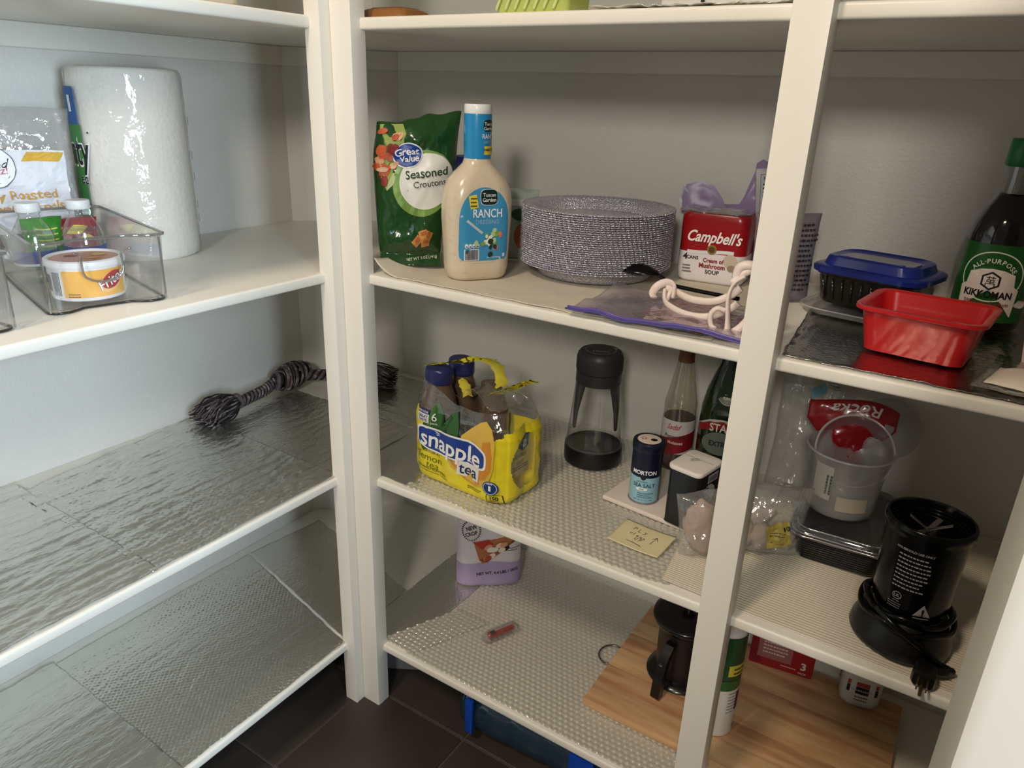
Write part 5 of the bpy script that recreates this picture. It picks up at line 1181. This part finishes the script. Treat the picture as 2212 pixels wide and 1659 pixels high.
t = thing('frosted_cup', 'smaller frosted cup tipped over inside the rim of the deli cup', 'cup', (.6640, .2440, ZC+.1230), 10, 0, 0)
t.rotation_euler = (R(56), 0, R(14))
t.location = (.6490, .3180, ZC+.1170); t.scale = (1.30, 1.30, 1.1)
put('cup_body', mv(lathe([(.001, .001), (.031, .001), (.0335, .004), (.0385, .046), (.0395, .048), (.0395, .050), (.0375, .050), (.0325, .005), (.030, .0025), (.001, .0025)], 60, None, False, False), 0, 0, 0), film('frost_cup', tint=(.90, .88, .88), haze=.14, hazecol=(.60, .56, .56), gloss=.06, rough=.2, edge=.5, edgecol=(.6, .58, .58)), t, 60)
q = [(.0392*math.sin(a), -.0392*math.cos(a), .0495) for a in [2*PI*i/60 for i in range(61)]]; put('cup_rim', tube(q, .0013, 6, False), film('cup_rim2', haze=.5, hazecol=(.66, .64, .62), gloss=.08), t, 180)
t = thing('cup_lid', 'faint round frosted lid leaning on the wall behind the red snack bag', 'lid', (.6850, .4080, ZC+.140), 0, 0, 0)
t.rotation_euler = (R(84), 0, R(4)); put('lid_disc', mv(lathe([(.001, .001), (.044, .001), (.046, .0030), (.048, .0030), (.048, .0040), (.0455, .0042), (.043, .0024), (.001, .0024)], 60, None, False, False), 0, 0, 0), FROST, t, 60)
# blender base
t = thing('blender_base', 'glossy black blender motor base with its cord wrapped around the foot', 'blender', (.7660, .0980, ZC+.0026), 28)
t.scale = (.90, .90, .89)
put('motor_body', lathe([(.0400, .040), (.0430, .050), (.0455, .070), (.0480, .150), (.0495, .168), (.0500, .172), (.0520, .176), (.0520, .1830), (.0505, .1850), (.0475, .1852), (.0462, .182), (.0455, .160), (.0440, .156), (.001, .155)], 72), BLACK_GLOSS, t, 40)
put('flared_foot', lathe([(.054, 0), (.0600, .002), (.0620, .008), (.0600, .020), (.0540, .036), (.0480, .048), (.0440, .054)], 72, lambda a, z: .0015*math.cos(3*a)), BLACK, t, 60)
for i, r in enumerate((.164, .169, .174)):
    q = [(.0458*math.sin(a), -.0458*math.cos(a), r) for a in [2*PI*j/60 for j in range(61)]]; put('inner_thread', tube(q, .0010, 6, False), BLACK_GLOSS, t, 180)
put('blade_hub', lathe([(.011, .155), (.012, .158), (.007, .163), (.005, .168), (.001, .169)], 24), flat(70, 66, 64, .3, metal=.6), t)
STL = mat('blade_steel', srgb(150, 144, 138), .25, metal=.9)
for a in (40, 160, 220, 330): 
    b = rotg(xf(box(0, .028, -.0035, .0035, -.0005, .0005, .0003, 1), Matrix.Rotation(R(-32 if a in (160, 330) else -12), 4, 'Y')), R(a)); put('blade', mv(b, 0, 0, .167), STL, t, 30)
def wrapcord(r, z0_, z1, n, a0, a1): return [(r*math.sin(R(a0+(a1-a0)*i/n)), -r*math.cos(R(a0+(a1-a0)*i/n)), z0_+(z1-z0_)*i/n+.003*math.sin(i*.5)) for i in range(n+1)]
CRD = BLACK_GLOSS
put('power_cord', tube(wrapcord(.0520, .060, .052, 60, -120, 240), .0036, 8, True, 1.3), CRD, t, 180); put('power_cord', tube(wrapcord(.0560, .050, .036, 60, -150, 200), .0036, 8, True, 1.3), CRD, t, 180)
put('power_cord', tube(smooth([(-.050, -.020, .060), (-.034, -.046, .050), (-.006, -.062, .034), (.014, -.068, .018), (.030, -.070, .010)], 8), .0042, 8, True, 1.2), CRD, t, 180)
k = put('plug_body', rotg(mv(rloft([(0, .020, .016, .004), (.004, .024, .019, .005), (.022, .022, .017, .005), (.034, .012, .010, .004)], 5), 0, 0, 0), R(0)), BLACK, t, 50); k.rotation_euler = (R(-90), 0, R(-30)); k.location = (-.012, -.0960, .012); k.scale = (1.15, 1.15, 1.1)
for x in (-.0045, .0045): put('prong', box(x-.0008, x+.0008, -.003, .003, -.015, .001, .0003, 1), mat('brass', srgb(150, 124, 82), .3, metal=.9), k, 30)
put('ground_pin', mv(rotg(lathe([(.0018, -.017), (.0020, -.016), (.0020, .001)], 10), 0), 0, .0065, 0), bpy.data.materials['brass'], k)
put('strain_relief', tube(smooth([(.004, -.074, .012), (.018, -.078, .012), (.034, -.072, .010)], 6), [.007]*4+[.006]*5+[.0045]*4, 8), BLACK, t, 180)
cs = cyl_s(lambda z: .0455+.0025*(z-.07)/.08 if z > .07 else .0455, -42, 0)
GR = flat(150, 148, 148)
dec(t, 'lettering', txt('HOUSEHOLD USE ONLY', .0042, .03, .004, .1560, .95), cs, .0008, GR)
dec(t, 'warning_print', lines(.038, 9, .0058, .0020, .006, .1480, 12), cs, .0008, GR)
dec(t, 'listed_mark', ell(.0110, .0110, -.004, .0880, n=24, rings=1, inner=.84), cs, .0008, GR); dec(t, 'lettering', join(txt('UL', .0058, .02, -.004, .0880), txt('LISTED', .0026, 0, -.004, .0800)), cs, .0008, GR); dec(t, 'small_print', lines(.018, 3, .0032, .0008, -.004, .0765, 13), cs, .0008, GR)
cs = cyl_s(lambda z: .0462, -8, 0)
dec(t, 'warning_triangle', poly([(-.0100, .068), (.0100, .068), (0, .086)], 3), cs, .0014, GR); dec(t, 'lettering', txt('!', .0150, .03, 0, .0745), cs, .0022, BLACK); dec(t, 'small_print', rect(.018, .0012, 0, .0655, 3, 1), cs, .0014, GR)

# ------------------------------------------------------------------ lowest shelf
WOOD = mat('board_wood', srgb(206, 166, 124), .5, bump=(60, .12, 'noise', (.4, 6, 6)), noise_col=(9, srgb(172, 124, 86), .38, .66, (.9, 7, 9)))
WOOD2 = mat('board_wood_pale', srgb(214, 178, 134), .5, bump=(60, .12, 'noise', (.4, 6, 6)), noise_col=(8, srgb(184, 140, 98), .40, .70, (.8, 6, 9)))
t = thing('wooden_board', 'large pale wooden board lying on the lowest shelf under the black pot', 'board', (0, 0, ZD+.0046))
bx0, bx1, by = .3640, .8050, .0960
for i in range(6):
    y0, y1 = by+.0475*i, by+.0475*(i+1)
    put('plank', box(bx0+.000*i, bx1, y0+.0001, y1-.0001, 0, .0150-(.0002 if i % 2 else 0), .0016 if i in (0, 5) else .0004, 2), WOOD if i % 2 else WOOD2, t, 40)
t = thing('frothing_pot', 'black lidded pot with an upright handle on the wooden board', 'pot', (.4740, .2420, ZD+.0200), -8)
t.scale = (1.1, 1.1, 1.0)
PB = mat('pot_black', srgb(22, 19, 18), .26, coat=.3)
put('pot_foot', lathe([(.044, 0), (.0500, .001), (.0520, .004), (.0500, .008), (.0420, .011), (.0400, .012)], 64), PB, t, 50)
put('pot_body', lathe([(.0385, .010), (.0390, .014), (.0400, .090), (.0420, .110)], 64), mat('pot_metal', srgb(40, 36, 34), .34, metal=.3), t, 60)
put('pot_rim', lathe([(.0410, .104), (.0470, .108), (.0510, .114), (.0520, .118), (.0510, .122), (.0440, .1255), (.0250, .128), (.001, .129)], 64), PB, t, 50); put('lid_knob', lathe([(.006, .128), (.006, .133), (.010, .136), (.010, .140), (.001, .142)], 32), PB, t)
put('handle', loft([[(x+.0, y, z) for x, y in [(-.007, -.006+dy), (.007, -.006+dy), (.007, .006+dy), (-.007, .006+dy)]] for z, dy in ((.004, -.072), (.008, -.0735), (.040, -.0700), (.070, -.062), (.082, -.054), (.092, -.044))]), BLACK, t, 40)
put('handle_rivet', lathe([(.003, -.001), (.003, .002), (.001, .003)], 16), flat(140, 140, 138, .2, metal=.9), t, 40, (.0, -.0700, .067), (R(100), 0, 0))
t = thing('spray_can', 'green and white printed can standing behind the upright post', 'can', (.5560, .1680, ZD+.0200), 30)
t.scale = (.9, .9, 1)
put('can_body', lathe([(.030, 0), (.0325, .002), (.0325, .180), (.0290, .190), (.0240, .193)], 48), flat(214, 210, 204, .3), t, 50); cs = cyl_s(.0327, 0, 0)
dec(t, 'green_print', rect(.204, .080, 0, .148, 60, 1), cs, 0, flat(24, 72, 34, .3)); dec(t, 'green_print', rect(.204, .020, 0, .100, 60, 1), cs, 0, flat(40, 92, 44, .3)); dec(t, 'yellow_label', rect(.040, .020, .022, .128, 12, 2), cs, .0004, flat(206, 190, 60)); dec(t, 'label_print', lines(.026, 2, .008, .0034, .024, .131, 3), cs, .0008, flat(30, 40, 20))
dec(t, 'black_panel', rect(.016, .036, .034, .066, 6, 1), cs, .0003, flat(20, 18, 18)); dec(t, 'small_print', lines(.018, 7, .006, .0018, .018, .084, 5), cs, .0004, flat(110, 104, 100)); dec(t, 'small_print', rect(.004, .006, .034, .014), cs, .0004, flat(40, 36, 34))
t = thing('battery_packet', 'single battery in clear packaging lying on the bubble wrap', 'battery', (.1600, .1600, ZD+.0052), 66)
put('battery_cell', xf(lathe([(.0058, -.026), (.0062, -.0255), (.0062, .024), (.0024, .0245), (.0024, .026), (.001, .026)], 24), Matrix.Translation((0, 0, .0062)) @ Matrix.Rotation(R(90), 4, 'Y')), flat(150, 48, 40, .3), t, 50)
cb = lambda u, v, k=0: (u, -(.0064+k)*math.sin(v/.0064)*1.0, .0062+(.0064+k)*math.cos(v/.0064))
dec(t, 'silver_side', rect(.044, .010, .002, -.004, 4, 8), cb, 0, flat(176, 172, 172, .3)); dec(t, 'fine_print', lines(.030, 2, .003, .0012, .004, -.004, 3), cb, .0004, flat(110, 106, 110)); dec(t, 'black_end', rect(.010, .016, -.019, -.002, 3, 10), cb, .0003, flat(30, 28, 30))
put('clear_blister', rloft([(0, .078, .026, .008), (.001, .080, .028, .009), (.0022, .070, .018, .007), (.0125, .064, .015, .006), (.0140, .060, .011, .005)], 5), film('blister', haze=.07, hazecol=(.5, .5, .48), gloss=.10, edge=.8, edgecol=(.3, .3, .3)), t, 50)
t = thing('rice_bag', 'lavender and white rice bag standing upright on the lowest shelf', 'bag', (.0440, .2870, ZD+.0040), 40, -2)
t.scale = (1.16, 1.1, 1.1)
W_, H_ = .114, .232
def rf(u, v, sgn=-1):
    Vv = v/H_; U = u/(W_/2); k = max(0, 1-abs(U)**5)**.5*(1 if Vv > .02 else .85+7*Vv)*(1-max(0, Vv-.75)*2.4)
    return (u*(1-.05*Vv), sgn*.027*k+.0022*fbm(u*28, v*28, 7), v)
put('bag_film', bag_geo(rf, W_, H_, 44, 50), mat('rice_bag_white', srgb(214, 208, 214), .38), t, 180); s = skin(rf)
dec(t, 'lavender_band', warp(rect(W_*.99, .050, 0, 0, 30, 12), lambda x, y: (x, .0255+y*(1-abs(x)*1.5)-.001+.0040*math.cos(x*40)*(y > 0), 0)), s, .0009, flat(172, 156, 196, .4), 180)
dec(t, 'crop_seal', ell(.032, .044, -.034, .118, n=48, rings=4), s, .0012, flat(30, 26, 28)); dec(t, 'crop_seal', ell(.0265, .037, -.034, .118, n=40, rings=4), s, .0016, flat(206, 200, 204)); 
dec(t, 'seal_teeth', join(*[rect(.0016, .0060, -.034+.0152*math.cos(a), .118+.0210*math.sin(a), rot=math.degrees(a)-90) for a in [2*PI*i/30 for i in range(30)]]), s, .0020, flat(206, 200, 204))
dec(t, 'lettering', join(txt('NEW', .0110, .03, -.034, .124, .75, 0, 20), txt('CROP', .0105, .03, -.034, .112, .75, 0, 20)), s, .0020, flat(24, 22, 24))
dec(t, 'lettering', join(*[rect(.008, .0012, -.004, .1415), rect(.0012, .008, .008, .1440), rect(.006, .0012, .006, .1470, rot=50), rect(.006, .0012, .011, .1470, rot=-50), rect(.0012, .009, .018, .1440), ell(.006, .005, .026, .1420, n=16, rings=1, inner=.7), rect(.008, .0012, .026, .1485), rect(.0012, .0045, -.006, .1440, rot=-40), rect(.0012, .0045, -.001, .1440, rot=40)]), s, .0012, flat(40, 36, 38))
dec(t, 'board_picture', poly([(-.030, .094), (.030, .104), (.044, .098), (.018, .070), (-.006, .052), (-.014, .050), (-.020, .058)], 6), s, .0013, flat(172, 106, 62)); dec(t, 'board_picture', poly([(-.020, .058), (-.006, .052), (.044, .092), (.046, .098), (-.004, .060)], 3), s, .0017, flat(128, 74, 44)); dec(t, 'fish_picture', poly([(-.032, .094), (-.004, .098), (.004, .090), (-.016, .080)], 3), s, .0019, flat(170, 50, 40))
rnd = random.Random(8)
for i in range(13):
    x = rnd.uniform(-.014, .026); y = .074+.55*(x+.0)+rnd.uniform(-.010, .012); dec(t, 'sushi_picture', ell(.014, .0095, x, y, n=12, rings=2, rot=30), s, .0021+.00008*i, flat(*rnd.choice(((226, 212, 190), (214, 150, 120), (176, 70, 50), (230, 222, 206), (40, 34, 30), (206, 176, 130)))))
dec(t, 'lettering', txt('NET WT. 4.4 LBS. / 2KG', .0082, .03, .012, .0300, .86, 0, 5), s, .0015, flat(50, 40, 58)); dec(t, 'small_print', lines(.020, 2, .004, .0016, .040, .078, 6), s, .0013, flat(80, 90, 70))
t = thing('key_ring', 'steel ring lying flat at the left end of the wooden board', 'ring', (.3540, .2250, ZD+.0066))
q = [(.0220*math.sin(a), -.0220*math.cos(a), .0016) for a in [2*PI*i/48 for i in range(49)]]; put('ring', tube(q, .0016, 8, False), mat('ring_steel', srgb(120, 120, 118), .3, metal=.8), t, 180); t.scale = (1, 1.15, 1)
t = thing('red_carton', 'dark red carton with a white number standing at the back of the wooden board', 'carton', (.6120, .3660, ZD+.0200), 8)
put('carton_body', box(-.052, .052, -.020, .020, 0, .105, .0012, 1), flat(150, 24, 34, .4), t, 30); fs = front_s(-.020); dec(t, 'pale_panel', rect(.056, .060, -.012, .048, 1, 1), fs, .0004, flat(150, 96, 96)); dec(t, 'dark_side', rect(.018, .09, -.042, .05), fs, .0003, flat(120, 18, 28)); dec(t, 'panel_print', lines(.040, 6, .007, .003, -.012, .066, 5), fs, .0008, flat(206, 186, 180)); dec(t, 'lettering', txt('3', .0200, .03, .036, .022), fs, .0006, flat(220, 208, 204)); dec(t, 'small_print', lines(.024, 1, .006, .002, .012, .012, 5), fs, .0006, flat(200, 170, 166)); dec(t, 'small_print', txt('PACK', .0052, .02, .036, .0075), fs, .0006, flat(210, 196, 192))
t = thing('white_plastic_bottle', 'white plastic bottle with a black and red label at the back of the wooden board', 'bottle', (.7400, .3540, ZD+.0200), 10)
put('bottle_body', rloft([(0, .050, .032, .014), (.003, .058, .040, .018), (.012, .062, .044, .020), (.090, .062, .044, .020), (.110, .044, .036, .017), (.125, .024, .024, .0118), (.135, .024, .024, .0118)], 8), flat(214, 214, 210, .35), t, 60); fs = lambda u, v, k=0: (u, -.0222-k+u*u*6, v); dec(t, 'black_label', rect(.046, .014, 0, .036, 12, 1), fs, .0004, flat(26, 24, 24)); dec(t, 'red_label', rect(.046, .008, 0, .048, 12, 1), fs, .0004, flat(170, 60, 40)); dec(t, 'small_print', lines(.030, 2, .006, .0026, 0, .023, 4), fs, .0004, flat(90, 88, 86)); dec(t, 'small_print', lines(.034, 1, .006, .0024, 0, .036, 7), fs, .0008, flat(180, 178, 176))
# water jug on the floor -------------------------------------------------------------
JB = film('jug_blue', tint=(.42, .62, .78), haze=.16, hazecol=(.05, .16, .26), gloss=.10, rough=.10, edge=.7, edgecol=(.08, .2, .32))
t = thing('water_jug', 'blue translucent water jug lying on the dark tile floor under the shelf', 'jug', (.262, .0880, .0560), 0)
t.scale = (.96, .96, .96)
def jl(prof): return xf(lathe(prof, 56), Matrix.Rotation(R(90), 4, 'Y'))
put('jug_body', xf(jl([(.030, -.115), (.050, -.110), (.056, -.098), (.0575, -.08), (.0545, -.070), (.0575, -.060), (.0575, -.02), (.0545, -.010), (.0575, 0), (.0575, .05), (.0545, .06), (.0575, .07), (.0575, .14), (.050, .160), (.03, .17)]), Matrix.Rotation(R(3), 4, 'Z')), JB, t, 60)
BH = mat('jug_handle', srgb(16, 66, 168), .3)
put('carry_handle', xf(box(-.0900, -.0740, -.0640, -.0560, -.030, .045, .003, 2), Matrix.Rotation(R(3), 4, 'Z')), BH, t, 50); put('carry_handle', xf(box(.115, .160, -.064, -.050, -.030, .040, .004, 2), Matrix.Rotation(R(3), 4, 'Z')), BH, t, 50)
